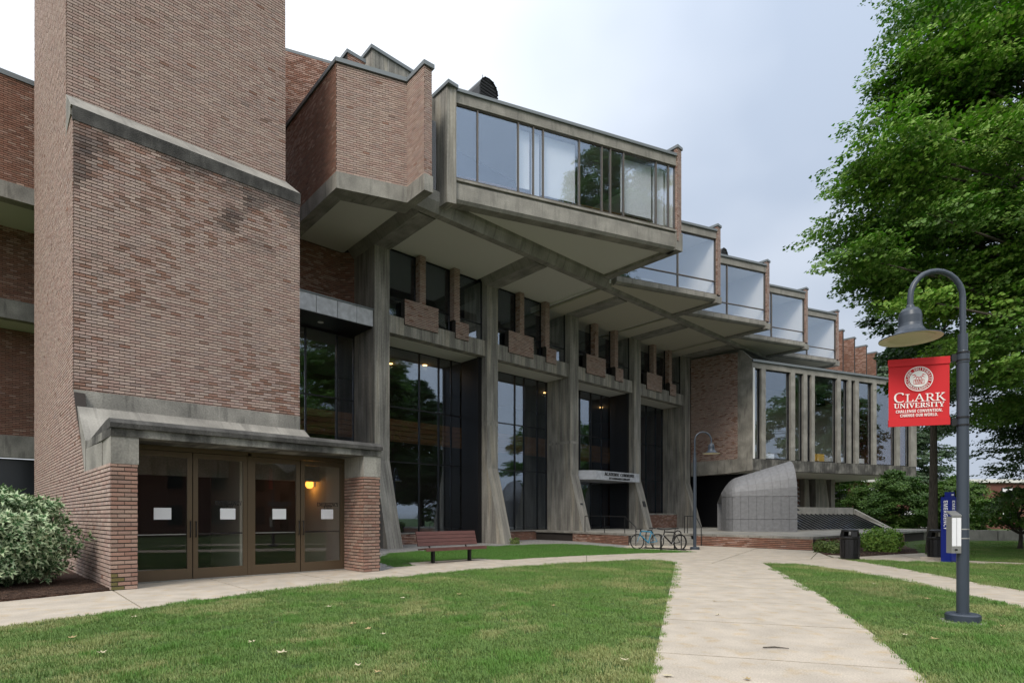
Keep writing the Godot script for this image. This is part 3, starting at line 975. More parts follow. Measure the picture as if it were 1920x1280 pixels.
	pm.box(tip.x + 0.04, tip.x + 0.04 + ps, base_y, pier_top - 0.1, vt - 0.05, vt + 0.85)
	put(pm, "brick_pier", M.mortar, g)
	bricks(g, po, Vector3.RIGHT, Vector3(0, 0, 1), [Vector2(-0.015, base_y), Vector2(ps, base_y), Vector2(ps, pier_top - 0.1), Vector2(-0.015, pier_top - 0.1)], {"length": 0.17, "tone": "pale"})
	bricks(g, po, Vector3(0, 0, -1), Vector3(-1, 0, 0), [Vector2(0, base_y), Vector2(0.18, base_y), Vector2(0.18, pier_top - 0.1), Vector2(0, pier_top - 0.1)], {"length": 0.2})
	bricks(g, po + Vector3(ps, 0, 0), Vector3(0, 0, -1), Vector3(1, 0, 0), [Vector2(0, base_y), Vector2(0.85, base_y), Vector2(0.85, pier_top - 0.1), Vector2(0, pier_top - 0.1)], {"length": 0.2})
	boxpart("pier_coping", M.flashing, g, tip.x - 0.03, tip.x + 0.44, pier_top - 0.1, pier_top + 0.03, vt - 0.12, vt + 0.95)
	if first:
		# concrete pier at the start of the box
		var cp := MB.new()
		cp.plan([Vector2(13.93, 19.15), Vector2(14.32, 19.02), Vector2(14.32, 20.3), Vector2(13.93, 20.3)], 14.6, yr - 0.12)
		put(cp, "corner_pier", M.board_concrete, g)
		boxpart("corner_pier_coping", M.flashing, g, 13.86, 14.38, yr - 0.12, yr + 0.02, 18.95, 20.4)

func build_boxes(lib: Node) -> void:
	glass_box(lib, "long glazed bay with eleven panes jutting over the entrance front", 14.3, 19.2, 11.5, 14.78, 15.82, 18.97, 19.55, [1.10, 3.0, 3.735, 4.22, 6.07, 7.28, 7.75, 8.48, 10.36, 11.1], 19.95, true)
	var lab := ["glazed study bay next to the long glazed bay", "glazed study bay, second after the long glazed bay", "glazed study bay, third after the long glazed bay", "glazed study bay farthest from the tower"]
	for k in 4:
		glass_box(lib, lab[k], 25.65 + 6.97 * k, 19.25, 7.05, 14.42, 14.93, 18.3, 18.85, [4.25 if k == 0 else 3.7], 19.15, false)
	# far teeth of brick with slot windows
	for k in 4:
		var u: float = [58.0, 61.3, 65.0, 68.4][k]
		var w := brick_wall(lib, "sawtooth_wall", W(u, 0, 21.2), Vector3(0, 0, 1), Vector3(-1, 0, 0), [Vector2(0, 12), Vector2(0, 18.7), Vector2(3.4, 18.7), Vector2(3.4, 12), Vector2(1.9, 12), Vector2(1.9, 17.2), Vector2(0.5, 17.2), Vector2(0.5, 12)], 0.3, {"tone": "red"})
		boxpart("sawtooth_window", M.window_dark, lib, u + 0.16, u + 0.2, 12, 17.2, 19.3, 20.7)
		boxpart("sawtooth_lintel", M.grey_frame, lib, u - 0.03, u + 0.25, 16.75, 17.2, 19.31, 20.69)
		boxpart("sawtooth_coping", M.flashing, lib, u - 0.05, u + 0.5, 18.71, 18.85, 17.75, 21.3)
		boxpart("sawtooth_front_wall", M.far_brick, lib, u + 0.31, u + 3.3, 12, 18.7, 20.2, 20.5)
	boxpart("east_block", M.far_brick, lib, 56.5, 72, 0, 18.6, 24.0, 39.7)

func build_reading_room(lib: Node) -> void:
	var o := Vector2(42.2, 19.05)
	var d := Vector3(C3, 0, S3)
	var nn := Vector3(-S3, 0, C3)
	var base := W(o.x, 0, o.y)
	var len_ := 18.8
	var P := func(t: float, w: float, y: float) -> Vector3: return base + d * t - nn * w + Vector3(0, y, 0)
	# long side wall of brick towards the entrance front
	brick_wall(lib, "wing_side_wall", W(42.15, 0, 24.15), Vector3(0, 0, 1), Vector3(-1, 0, 0), [Vector2(0, 5.92), Vector2(3.95, 5.92), Vector2(3.95, 14.1), Vector2(0, 14.3)], 0.3, {})
	extr("wing_base_beam", M.cast_concrete, lib, [Vector2(24.15, 4.78), Vector2(24.15, 5.92), Vector2(19.1, 5.92), Vector2(19.05, 5.0), Vector2(21.0, 4.85)], 42.13, 42.6)
	extr("wing_corner_pier", M.cast_concrete, lib, [Vector2(20.2, 5.921), Vector2(20.2, 14.2), Vector2(19.9, 14.2), Vector2(19.05, 13.3), Vector2(19.05, 5.921)], 42.12, 42.5)
	var r := Node3D.new()
	r.name = "reading_room"
	lib.add_child(r, true)
	r.set_meta("label", "reading room wing raised on piers with tall window slots")
	var sp := MB.new()
	sp.slab([P.call(0.05, 0, 5.0), P.call(0.05, 0, 5.86), P.call(0.05, 0.5, 5.86), P.call(0.05, 0.5, 5.0)], d * (len_ - 0.05))
	put(sp, "sill_band", M.sooty_concrete, r)
	var tp := MB.new()
	tp.slab([P.call(0.02, 0.0, 12.72), P.call(0.02, 0.0, 13.15), P.call(0.02, 0.4, 13.15), P.call(0.02, 0.4, 12.72)], d * (len_ - 0.05))
	put(tp, "head_band", M.cast_concrete, r)
	var rf := MB.new()
	rf.slab([P.call(-0.1, -0.12, 13.16), P.call(len_ + 0.05, -0.12, 13.16), P.call(len_ + 0.05, 14, 13.16), P.call(-0.1, 6.5, 13.16)], Vector3(0, 0.17, 0))
	put(rf, "roof", M.flashing, r)
	var so := MB.new()
	so.slab([P.call(0.1, 0.45, 5.02), P.call(len_, 0.45, 5.02), P.call(len_, 11, 4.9), P.call(0.3, 6.0, 4.9)], Vector3(0, 0.2, 0))
	put(so, "underside", M.white_soffit, r)
	var flo := MB.new()
	flo.slab([P.call(0.1, 0.5, 5.6), P.call(len_, 0.5, 5.6), P.call(len_, 12, 5.6), P.call(0.3, 6.0, 5.6)], Vector3(0, 0.1, 0))
	put(flo, "floor", M.dark_floor, r)
	var wl := MB.new()
	wl.slab([P.call(2.0, 6.5, 5.6), P.call(len_, 6.5, 5.6), P.call(len_, 6.5, 13.1), P.call(2.0, 6.5, 13.1)], -nn * 0.2)
	put(wl, "inner_wall", M.pale_wall, r)
	var el := MB.new()
	el.slab([P.call(len_ - 0.02, 0.2, 5.2), P.call(len_ - 0.02, 12, 5.2), P.call(len_ - 0.02, 12, 13.1), P.call(len_ - 0.02, 0.2, 13.1)], -d * 0.2)
	put(el, "end_wall", M.far_brick, r)
	# mullions of concrete
	var ms := [[0.0, 0.18], [0.83, 1.26], [3.85, 4.30], [5.21, 5.61], [6.08, 6.43], [8.95, 9.38], [10.25, 10.60], [11.06, 11.51], [13.20, 13.65], [16.14, 16.63], [18.03, 18.81]]
	for i in ms.size():
		var mb := MB.new()
		mb.slab([P.call(ms[i][0], -0.02, 5.861), P.call(ms[i][1], -0.02, 5.861), P.call(ms[i][1], 0.38, 5.861), P.call(ms[i][0], 0.38, 5.861)], Vector3(0, 6.858, 0))
		put(mb, "mullion", M.white_paint if i == 0 else M.cast_concrete, r)
		if i > 0:
			var fr := MB.new()
			var a: float = ms[i - 1][1] + 0.002
			var b: float = ms[i][0] - 0.002
			bar(fr, P.call(a, 0.22, 0), P.call(a + 0.06, 0.22, 0), 5.862, 12.718, 0.1)
			bar(fr, P.call(b - 0.06, 0.22, 0), P.call(b, 0.22, 0), 5.862, 12.718, 0.1)
			bar(fr, P.call(a + 0.061, 0.22, 0), P.call(b - 0.061, 0.22, 0), 5.862, 5.95, 0.1)
			bar(fr, P.call(a + 0.061, 0.22, 0), P.call(b - 0.061, 0.22, 0), 12.64, 12.718, 0.1)
			put(fr, "window_frame", M.black_frame, r)
			pane(r, P.call(a + 0.06, 0.22, 0), P.call(b - 0.06, 0.22, 0), 5.95, 12.64, M.window_glass)
	# seats and two plain yellow blocks behind the glass
	var sf := MB.new()
	for t in [1.5, 9.5, 11.8]:
		sf.slab([P.call(t, 0.9, 5.7), P.call(t + 1.6, 0.9, 5.7), P.call(t + 1.6, 1.7, 5.7), P.call(t, 1.7, 5.7)], Vector3(0, 0.75, 0))
	put(sf, "bench_seat", M.blind, r)
	for t in [6.9, 7.9]:
		var yc := MB.new()
		yc.slab([P.call(t, 1.0, 5.75), P.call(t + 0.85, 1.0, 5.75), P.call(t + 0.85, 1.5, 5.75), P.call(t, 1.5, 5.75)], Vector3(0, 0.9, 0))
		put(yc, "yellow_block", M.block_yellow, r)
	# shaded undercroft: dark entrance, brick cross wall, leaning piers
	boxpart("undercroft_painted_dark", M.black_panel, lib, 44.0, 44.1, 0.6, 4.9, 19.5, 26.2)  # black sheet painting in the darkness of the open entrance
	var w := brick_wall(lib, "undercroft_wall", P.call(2.5, 5.5, 0), d, nn, [Vector2(0, 0.4), Vector2(8.6, 0.4), Vector2(8.6, 4.95), Vector2(0, 4.95)], 0.25, {"tone": "red"})
	for k in 3:
		var t0: float = [12.6, 11.2, 14.6][k]
		var pr := MB.new()
		if k < 2:
			pr.slab([P.call(t0, 5.0, 0.3), P.call(t0 + [2.2, 0.8][k], 5.0, 0.3), P.call(t0 + [1.3, 0.5][k], 5.0, 4.95), P.call(t0, 5.0, 4.95)], -nn * 0.8)
		else:
			pr.slab([P.call(t0, 5.0, 0.3), P.call(t0 + 0.5, 5.0, 0.3), P.call(t0 + 0.5, 5.0, 4.95), P.call(t0, 5.0, 4.95)], -nn * 0.8)
		put(pr, "undercroft_pier", M.board_concrete, lib)

func build_left_wing(lib: Node) -> void:
	var f := Vector3(0, 0, 1)
	brick_wall(lib, "left_wing_wall", W(-9, 0, 30.5), Vector3.RIGHT, f, [Vector2(0, 14.97), Vector2(13, 14.97), Vector2(13, 19.2), Vector2(0, 19.2)], 0.3, {"tone": "red"})
	boxpart("left_wing_band", M.cast_concrete, lib, -9, 4, 14.3, 14.968, 30.46, 31.0)
	boxpart("left_wing_coping", M.flashing, lib, -9, 4, 19.2, 19.4, 30.42, 31.0)
	boxpart("left_wing_soffit", M.white_soffit, lib, -9, 4, 14.6, 14.75, 31.0, 34.4)
	brick_wall(lib, "left_wing_recess_wall", W(-9, 0, 34.3), Vector3.RIGHT, f, [Vector2(0, 11.33), Vector2(13, 11.33), Vector2(13, 14.6), Vector2(0, 14.6)], 0.3, {"tone": "red"})
	boxpart("left_wing_beam", M.cast_concrete, lib, -9, 4, 10.47, 11.32, 34.25, 34.7)
	boxpart("left_wing_soffit", M.white_soffit, lib, -9, 4, 10.5, 10.65, 34.7, 36.5)
	brick_wall(lib, "left_wing_lower_wall", W(-9, 0, 36.4), Vector3.RIGHT, f, [Vector2(0, 5.4), Vector2(13, 5.4), Vector2(13, 10.5), Vector2(0, 10.5)], 0.3, {"tone": "red"})
	boxpart("left_wing_base_beam", M.cast_concrete, lib, -9, 4, 4.34, 5.4, 36.3, 36.8)
	boxpart("left_wing_painted_dark", M.window_dark, lib, -9, 4, 0, 4.34, 37.2, 37.3)  # dark sheet in place of the shaded recess, its darkness is colour
	boxpart("left_wing_roof", M.flashing, lib, -9, 4, 19.0, 19.19, 30.8, 40)

func build_sign(lib: Node) -> void:
	var s := MB.new()
	s.plan([Vector2(29.3, 23.7), Vector2(34.25, 23.7), Vector2(34.25, 26.2), Vector2(28.1, 26.2), Vector2(28.1, 24.9)], 3.95, 4.55)
	var sg := put(s, "sign_canopy", M.fascia_metal, lib)
	sg.set_meta("label", "grey metal canopy lettered ACADEMIC COMMONS above the entrance")
	words_on(sg, "lettering", "ACADEMIC COMMONS", "Droid Serif", 0.215, W(31.9, 4.36, 23.69), M.black_panel, Basis.IDENTITY, true, 3.35, 0.03)
	words_on(sg, "lettering", "AT GODDARD LIBRARY", "Droid Serif", 0.135, W(31.9, 4.085, 23.69), M.black_panel, Basis.IDENTITY, true, 2.4, 0.03)
	for x in [29.6, 31.4]:
		var d := MB.new()
		d.lathe(W(x, 3.945, 24.6), [Vector2(0, -0.01), Vector2(0.09, -0.01), Vector2(0.1, 0)], 12)
		put(d, "canopy_light", M.white_paint, sg)
	# black roof vents: louvred boxes with rounded heads
	for k in 2:
		var at: Vector3 = [W(17.3, 19.4, 20.9), W(39.9, 18.7, 20.6)][k]
		var r: float = [0.56, 0.5][k]
		var hb: float = [2.25, 2.15][k]
		var v := MB.new()
		for i in 10:
			var a0 := PI * i / 10.0
			var a1 := PI * (i + 1) / 10.0
			var q0 := at + Vector3(cos(a0) * r, hb + sin(a0) * r, 0)
			var q1 := at + Vector3(cos(a1) * r, hb + sin(a1) * r, 0)
			v.quad(q0 + Vector3(0, 0, 0.5), q1 + Vector3(0, 0, 0.5), q1 - Vector3(0, 0, 0.9), q0 - Vector3(0, 0, 0.9), Vector3(cos(a0), sin(a0), 0))
			v.tri(q0 + Vector3(0, 0, 0.45), q1 + Vector3(0, 0, 0.45), at + Vector3(0, hb, 0.45), Vector3(0, 0, 1))
		v.box(at.x - r, at.x + r, at.y, at.y + hb, -at.z - 0.45, -at.z + 0.9)
		for i in 18:
			var hh := 0.1 + i * 0.155
			if hh > hb + r - 0.05: continue
			var half := r - 0.01 if hh < hb else sqrt(maxf(0.0, r * r - (hh - hb) * (hh - hb)))
			v.obox(at + Vector3(0, hh, 0.5), Vector3(half, 0, 0), Vector3(0, 0.02, 0.012), Vector3(0, -0.005, 0.012))
		v.tube([at + Vector3(0, hb + r - 0.05, 0), at + Vector3(0, hb + r + 0.45, 0)], [0.015], 6)
		put(v, "roof_vent", M.black_metal, lib)

func build_library() -> void:
	var lib := thing("library_building", "large brick and concrete library with stair tower, tall columns and jutting glazed bays", "building")
	build_tower(lib)
	build_porch(lib)
	build_columns(lib)
	for k in [-1, 0, 1, 2, 3]: low_bay(lib, k)
	for k in 4: high_bay(lib, k)
	build_soffit(lib)
	build_inside(lib)
	build_left_recess(lib)
	build_brick_block(lib)
	build_boxes(lib)
	build_reading_room(lib)
	build_left_wing(lib)
	build_sign(lib)

# ---------------------------------------------------------------- ground, paths, terrace
func V(a: Array) -> Array:
	var r := []
	for i in range(0, a.size(), 2): r.append(Vector2(a[i], a[i + 1]))
	return r

var LAWNS := {}

func sheet(called: String, pts: Array, y: float, m: Material, thick := 0.05) -> MeshInstance3D:
	var b := MB.new()
	b.plan(pts, y - thick, y)
	var o := put(b, called, m)
	o.set_meta("kind", "structure")
	return o

# slabs: the outline cut by a grid of joints
func pave(called: String, pts: Array, o: Vector2, ax: Vector2, sx: float, sy: float, y := 0.0) -> void:
	var n := Node3D.new()
	n.name = called
	add_child(n, true)
	n.set_meta("kind", "structure")
	var poly := PackedVector2Array(pts)
	var ay := Vector2(-ax.y, ax.x)
	var lo := Vector2(1e9, 1e9); var hi := Vector2(-1e9, -1e9)
	for q in poly:
		var l := Vector2((q - o).dot(ax), (q - o).dot(ay))
		lo = lo.min(l); hi = hi.max(l)
	for i in range(int(floor(lo.x / sx)), int(ceil(hi.x / sx))):
		for j in range(int(floor(lo.y / sy)), int(ceil(hi.y / sy))):
			var g := 0.015
			var cell := PackedVector2Array([o + ax * (i * sx + g) + ay * (j * sy + g), o + ax * ((i + 1) * sx - g) + ay * (j * sy + g), o + ax * ((i + 1) * sx - g) + ay * ((j + 1) * sy - g), o + ax * (i * sx + g) + ay * ((j + 1) * sy - g)])
			for piece in Geometry2D.intersect_polygons(poly, cell):
				if piece.size() < 3: continue
				var b := MB.new()
				var dy := rng.randf_range(-0.0015, 0.0015)
				b.plan(Array(piece), y - 0.08, y + dy)
				put(b, "paving_slab", M.paving, n)

func build_ground() -> void:
	var g := MB.new()
	g.box(-250, 350, -0.4, -0.03, -250, 350)
	put(g, "ground", M.turf).set_meta("kind", "structure")
	LAWNS = {
		"front": V([-25, -14, -2, -0.8, 4.36, 2.91, 15.97, 9.7, 16.6, 10.2, 16.9, 10.8, 16.2, 11.5, 14.48, 12.1, 10.2, 12.44, 6.69, 12.16, 4.06, 11.7, 1.75, 10.87, 0.08, 10.36, -3, 9.6, -25, 7]),
		"bench": V([8.77, 14.67, 9.6, 14.78, 11.9, 14.53, 14.36, 14.48, 16.86, 14.1, 19.44, 13.43, 22, 12.3, 22, 13.2, 21.9, 14.8, 22.4, 16.5, 23.2, 19.4, 22.6, 21.2, 20.3, 21.7, 17.64, 21.8, 14.5, 21.0, 12, 20.4, 9.6, 17.5]),
		"lamp": V([18.34, 7.97, 15.32, 6.1, 11.68, 3.96, 8.23, 2.16, 6.23, 1.2, -0.66, -2.86, 1, -7, 6, -3.5, 12.42, 1.14, 13.91, 2.21, 15.65, 3.46, 17.31, 5.05, 18.58, 6.91]),
		"phone": V([22.61, 7.2, 20.42, 5.22, 18.04, 3.41, 16.43, 2.32, 15.37, 1.41, 9, -3.6, 23, -6, 23.9, 2, 23.0, 3.65, 22.5, 4.69, 22.28, 5.85]),
		"far": V([24.5, 2, 24.4, 3.9, 26.3, 5.0, 28.3, 5.6, 36, 7.5, 52, 4, 60, -25, 25, -20]),
	}
	for k in LAWNS:
		sheet("lawn", LAWNS[k], -0.008, M.turf)
	sheet("planting_bed", V([-12, 12.6, 0.1, 13.42, 1.74, 13.92, 1.68, 17, 1.5, 21, -12, 26]), 0.03, M.mulch)
	sheet("planting_bed", V([26.7, 9.2, 24.2, 8.1, 23.9, 6.75, 26.3, 6.25, 28.0, 5.8, 31, 6.6, 38, 8.9]), 0.02, M.mulch)
	sheet("gravel_strip", V([7.88, 13.92, 8.75, 14.69, 9.6, 17.5, 12, 20.4, 14.5, 21.0, 17.64, 21.8, 20.3, 21.7, 22.6, 21.2, 23.2, 19.4, 22.4, 16.5, 24.2, 17.4, 26, 22.4, 26, 26.1, 7.75, 26.1, 7.75, 19]), 0.004, M.gravel)
	pave("path", V([-7, -3.75, -2, -0.8, 4.36, 2.91, 15.97, 9.7, 18.34, 7.97, 15.32, 6.1, 11.68, 3.96, 8.23, 2.16, 6.23, 1.2, -0.66, -2.86, -5, -6]), Vector2(5.4, 3.54), Vector2(0.862, 0.507), 2.12, 30.0)
	pave("sidewalk", V([-25, 7, -3, 9.6, 0.08, 10.36, 1.75, 10.87, 4.06, 11.7, 6.69, 12.16, 10.2, 12.44, 14.48, 12.1, 16.86, 14.1, 14.36, 14.48, 11.9, 14.53, 9.6, 14.78, 8.77, 14.67, 7.88, 13.9, 7.36, 13.9, 7.36, 15.0, 2.22, 15.0, 2.22, 13.9, 1.78, 13.9, 0.1, 13.41, -25, 11.5]), Vector2(1.8, -20), Vector2(1, 0), 2.05, 60.0)
	pave("plaza", V([15.98, 9.71, 16.6, 10.2, 16.9, 10.8, 16.2, 11.5, 14.5, 12.1, 16.88, 14.09, 19.44, 13.43, 22.0, 12.3, 22.0, 13.2, 21.9, 14.8, 22.4, 16.5, 24.2, 17.4, 26.9, 15.1, 26.6, 9.3, 24.2, 8.1, 22.61, 7.3, 18.36, 7.98]), Vector2(16, 6), Vector2(0.96, 0.28), 3.1, 2.6)
	pave("path", V([18.34, 7.95, 18.58, 6.91, 17.31, 5.05, 15.65, 3.46, 13.91, 2.21, 12.42, 1.14, 6, -3.5, 9, -3.6, 15.37, 1.41, 16.43, 2.32, 18.04, 3.41, 20.42, 5.22, 22.61, 7.26]), Vector2(18.34, 7.97), Vector2(0.74, 0.67), 2.1, 40.0)
	pave("path", V([22.65, 7.22, 22.3, 5.85, 22.52, 4.69, 23.02, 3.65, 23.92, 2, 23.95, -4, 24.5, -4, 24.5, 2, 24.4, 3.9, 26.3, 5.0, 28.3, 5.6, 26.3, 6.2, 23.9, 6.7, 24.0, 7.9]), Vector2(22, 4), Vector2(0.9, 0.44), 2.0, 20.0)
	sheet("bench_pad", V([9.5, 14.82, 9.95, 15.75, 12.7, 15.55, 13.0, 14.55, 11.9, 14.56]), 0.006, M.paving)
	build_terrace()

func build_terrace() -> void:
	var t := thing("terrace", "raised brick-faced terrace with concrete paving before the entrance", "terrace")
	var top := MB.new()
	var outline := V([25.95, 22.85, 25.2, 20.0, 24.85, 18.05, 27.5, 15.85, 26.95, 15.15, 26.65, 9.35, 48, 8.7, 62, 12, 62, 26.1, 26, 26.1])
	top.plan(outline, 0.49, 0.6)
	put(top, "terrace_paving", M.cast_concrete, t)
	var body := MB.new()
	body.plan(V([26.1, 22.8, 25.35, 20.0, 25.0, 18.15, 27.7, 15.95, 27.1, 15.2, 26.8, 9.5, 48, 8.85, 62, 12.1, 62, 26.05, 26.1, 26.05]), -0.05, 0.49)
	put(body, "terrace_core", M.mortar, t)
	var runs := [[26.68, 15.15, 26.4, 9.3], [26.4 + 0.3, 9.38, 40.0, 8.95], [25.98, 22.8, 25.25, 20.0], [25.25, 20.0, 24.2, 17.45]]
	runs[0] = [26.95, 15.15, 26.66, 9.36]
	var cnt := 0
	for r in runs:
		var a := W(r[0], 0, r[1])
		var b := W(r[2], 0, r[3])
		var s := (b - a); var l := s.length(); s = s / l
		var n := Vector3(s.z, 0, -s.x)
		if n.dot(Vector3(-0.7, 0, 0.7)) < 0: n = -n
		brick_wall(t, "retaining_wall", a - n * 0.02, s, n, [Vector2(0, -0.03), Vector2(l, -0.03), Vector2(l, 0.485), Vector2(0, 0.485)], 0.16, {"tone": "red", "length": 0.25, "single": cnt == 0})
		cnt += 1
	var n2 := Vector2(0.63, 0.775)
	for i in 3:
		var b := MB.new()
		var p0 := Vector2(24.22, 17.38) + n2 * 0.29 * i
		var p1 := Vector2(26.92, 15.17) + n2 * 0.29 * i
		b.plan([p0, p1, p1 + n2 * 0.9, p0 + n2 * 0.9], -0.02, 0.15 * (i + 1))
		put(b, "step", M.cast_concrete, t)
	# planter wall between the last columns
	brick_wall(t, "planter_wall", W(35.2, 0, 24.9), Vector3.RIGHT, Vector3(0, 0, 1), [Vector2(0, 0.6), Vector2(6.0, 0.6), Vector2(6.0, 1.62), Vector2(0, 1.62)], 0.2, {"tone": "red"})
	boxpart("planter_coping", M.cast_concrete, t, 35.15, 41.2, 1.62, 1.74, 24.85, 25.2)
	# hand rails
	var rails := [
		[[25.35, 21.3], [25.0, 19.6], [24.95, 18.2], [24.25, 17.0]],
		[[27.6, 16.2], [27.55, 16.0], [27.0, 15.2], [26.75, 14.75]]]
	for r in rails:
		var m := MB.new()
		var hs := [1.52, 1.52, 1.50, 0.95]
		var gs := [0.6, 0.6, 0.6, 0.0]
		var path := [W(r[0][0], 0.6, r[0][1])]
		for i in 4: path.append(W(r[i][0], hs[i], r[i][1]))
		path.append(W(r[3][0], 0.0, r[3][1]))
		m.tube(path, [0.024], 8)
		for i in [1, 2]:
			m.tube([W(r[i][0], gs[i], r[i][1]), W(r[i][0], hs[i], r[i][1])], [0.02], 8)
		put(m, "hand_rail", M.black_metal, t)

# ---------------------------------------------------------------- things on the site
const RT := Vector3(0.736, 0, 0.677)     # to the right in the picture
const FW := Vector3(0.677, 0, -0.736)    # away from the viewer

func lamp_post(label: String, at: Vector3, arm: Vector3, k: float, group: String) -> Node3D:
	var t := thing("lamp_post", label, "lamp post", group)
	var b := MB.new()
	b.lathe(at, [Vector2(0, 0.12), Vector2(0.19, 0.12), Vector2(0.21, 0.10), Vector2(0.21, 0.0)].map(func(q): return q), 32)
	put(b, "base", M.pole_paint, t)
	var pd := MB.new()
	pd.lathe(at, [Vector2(0, 0.008), Vector2(0.27, 0.008), Vector2(0.28, -0.03)], 24)
	put(pd, "footing", M.cast_concrete, t)
	var p := MB.new()
	p.lathe(at, [Vector2(0.075, 0.12), Vector2(0.072, 3.85 * k)], 24)
	put(p, "pole", M.pole_paint, t)
	var c := MB.new()
	c.lathe(at, [Vector2(0.072, 3.68 * k), Vector2(0.079, 3.69 * k), Vector2(0.079, 3.81 * k), Vector2(0.072, 3.82 * k), Vector2(0.06, 3.86 * k), Vector2(0.06, 4.10 * k), Vector2(0, 4.11 * k)], 24)
	put(c, "collar", M.pole_paint, t)
	var path := []
	var top := 4.62 * k
	path.append(at + Vector3(0, 4.0 * k, 0))
	path.append(at + Vector3(0, top, 0))
	var R := 0.375
	for i in 13:
		var an := PI * i / 12.0
		path.append(at + arm * (R - R * cos(an)) + Vector3(0, top + 0.38 * sin(an), 0))
	path.append(at + arm * (2 * R) + Vector3(0, top - 0.12, 0))
	var a := MB.new()
	a.tube(path, [0.038], 12)
	put(a, "arm", M.pole_paint, t)
	var h := at + arm * (2 * R) + Vector3(0, top - 0.62, 0)
	var s := MB.new()
	s.lathe(h, [Vector2(0.036, 0.52), Vector2(0.05, 0.50), Vector2(0.055, 0.475), Vector2(0.10, 0.455), Vector2(0.13, 0.41), Vector2(0.142, 0.35), Vector2(0.142, 0.24), Vector2(0.15, 0.20), Vector2(0.19, 0.13), Vector2(0.25, 0.085), Vector2(0.385, 0.04), Vector2(0.385, 0.028)], 36)
	put(s, "shade", M.pole_paint, t)
	var inn := MB.new()
	inn.lathe(h, [Vector2(0.383, 0.028), Vector2(0.29, 0.05), Vector2(0.285, 0.035), Vector2(0.265, 0.035), Vector2(0.22, 0.085), Vector2(0.13, 0.15), Vector2(0, 0.17)], 36)
	put(inn, "reflector", M.lamp_inner, t)
	return t

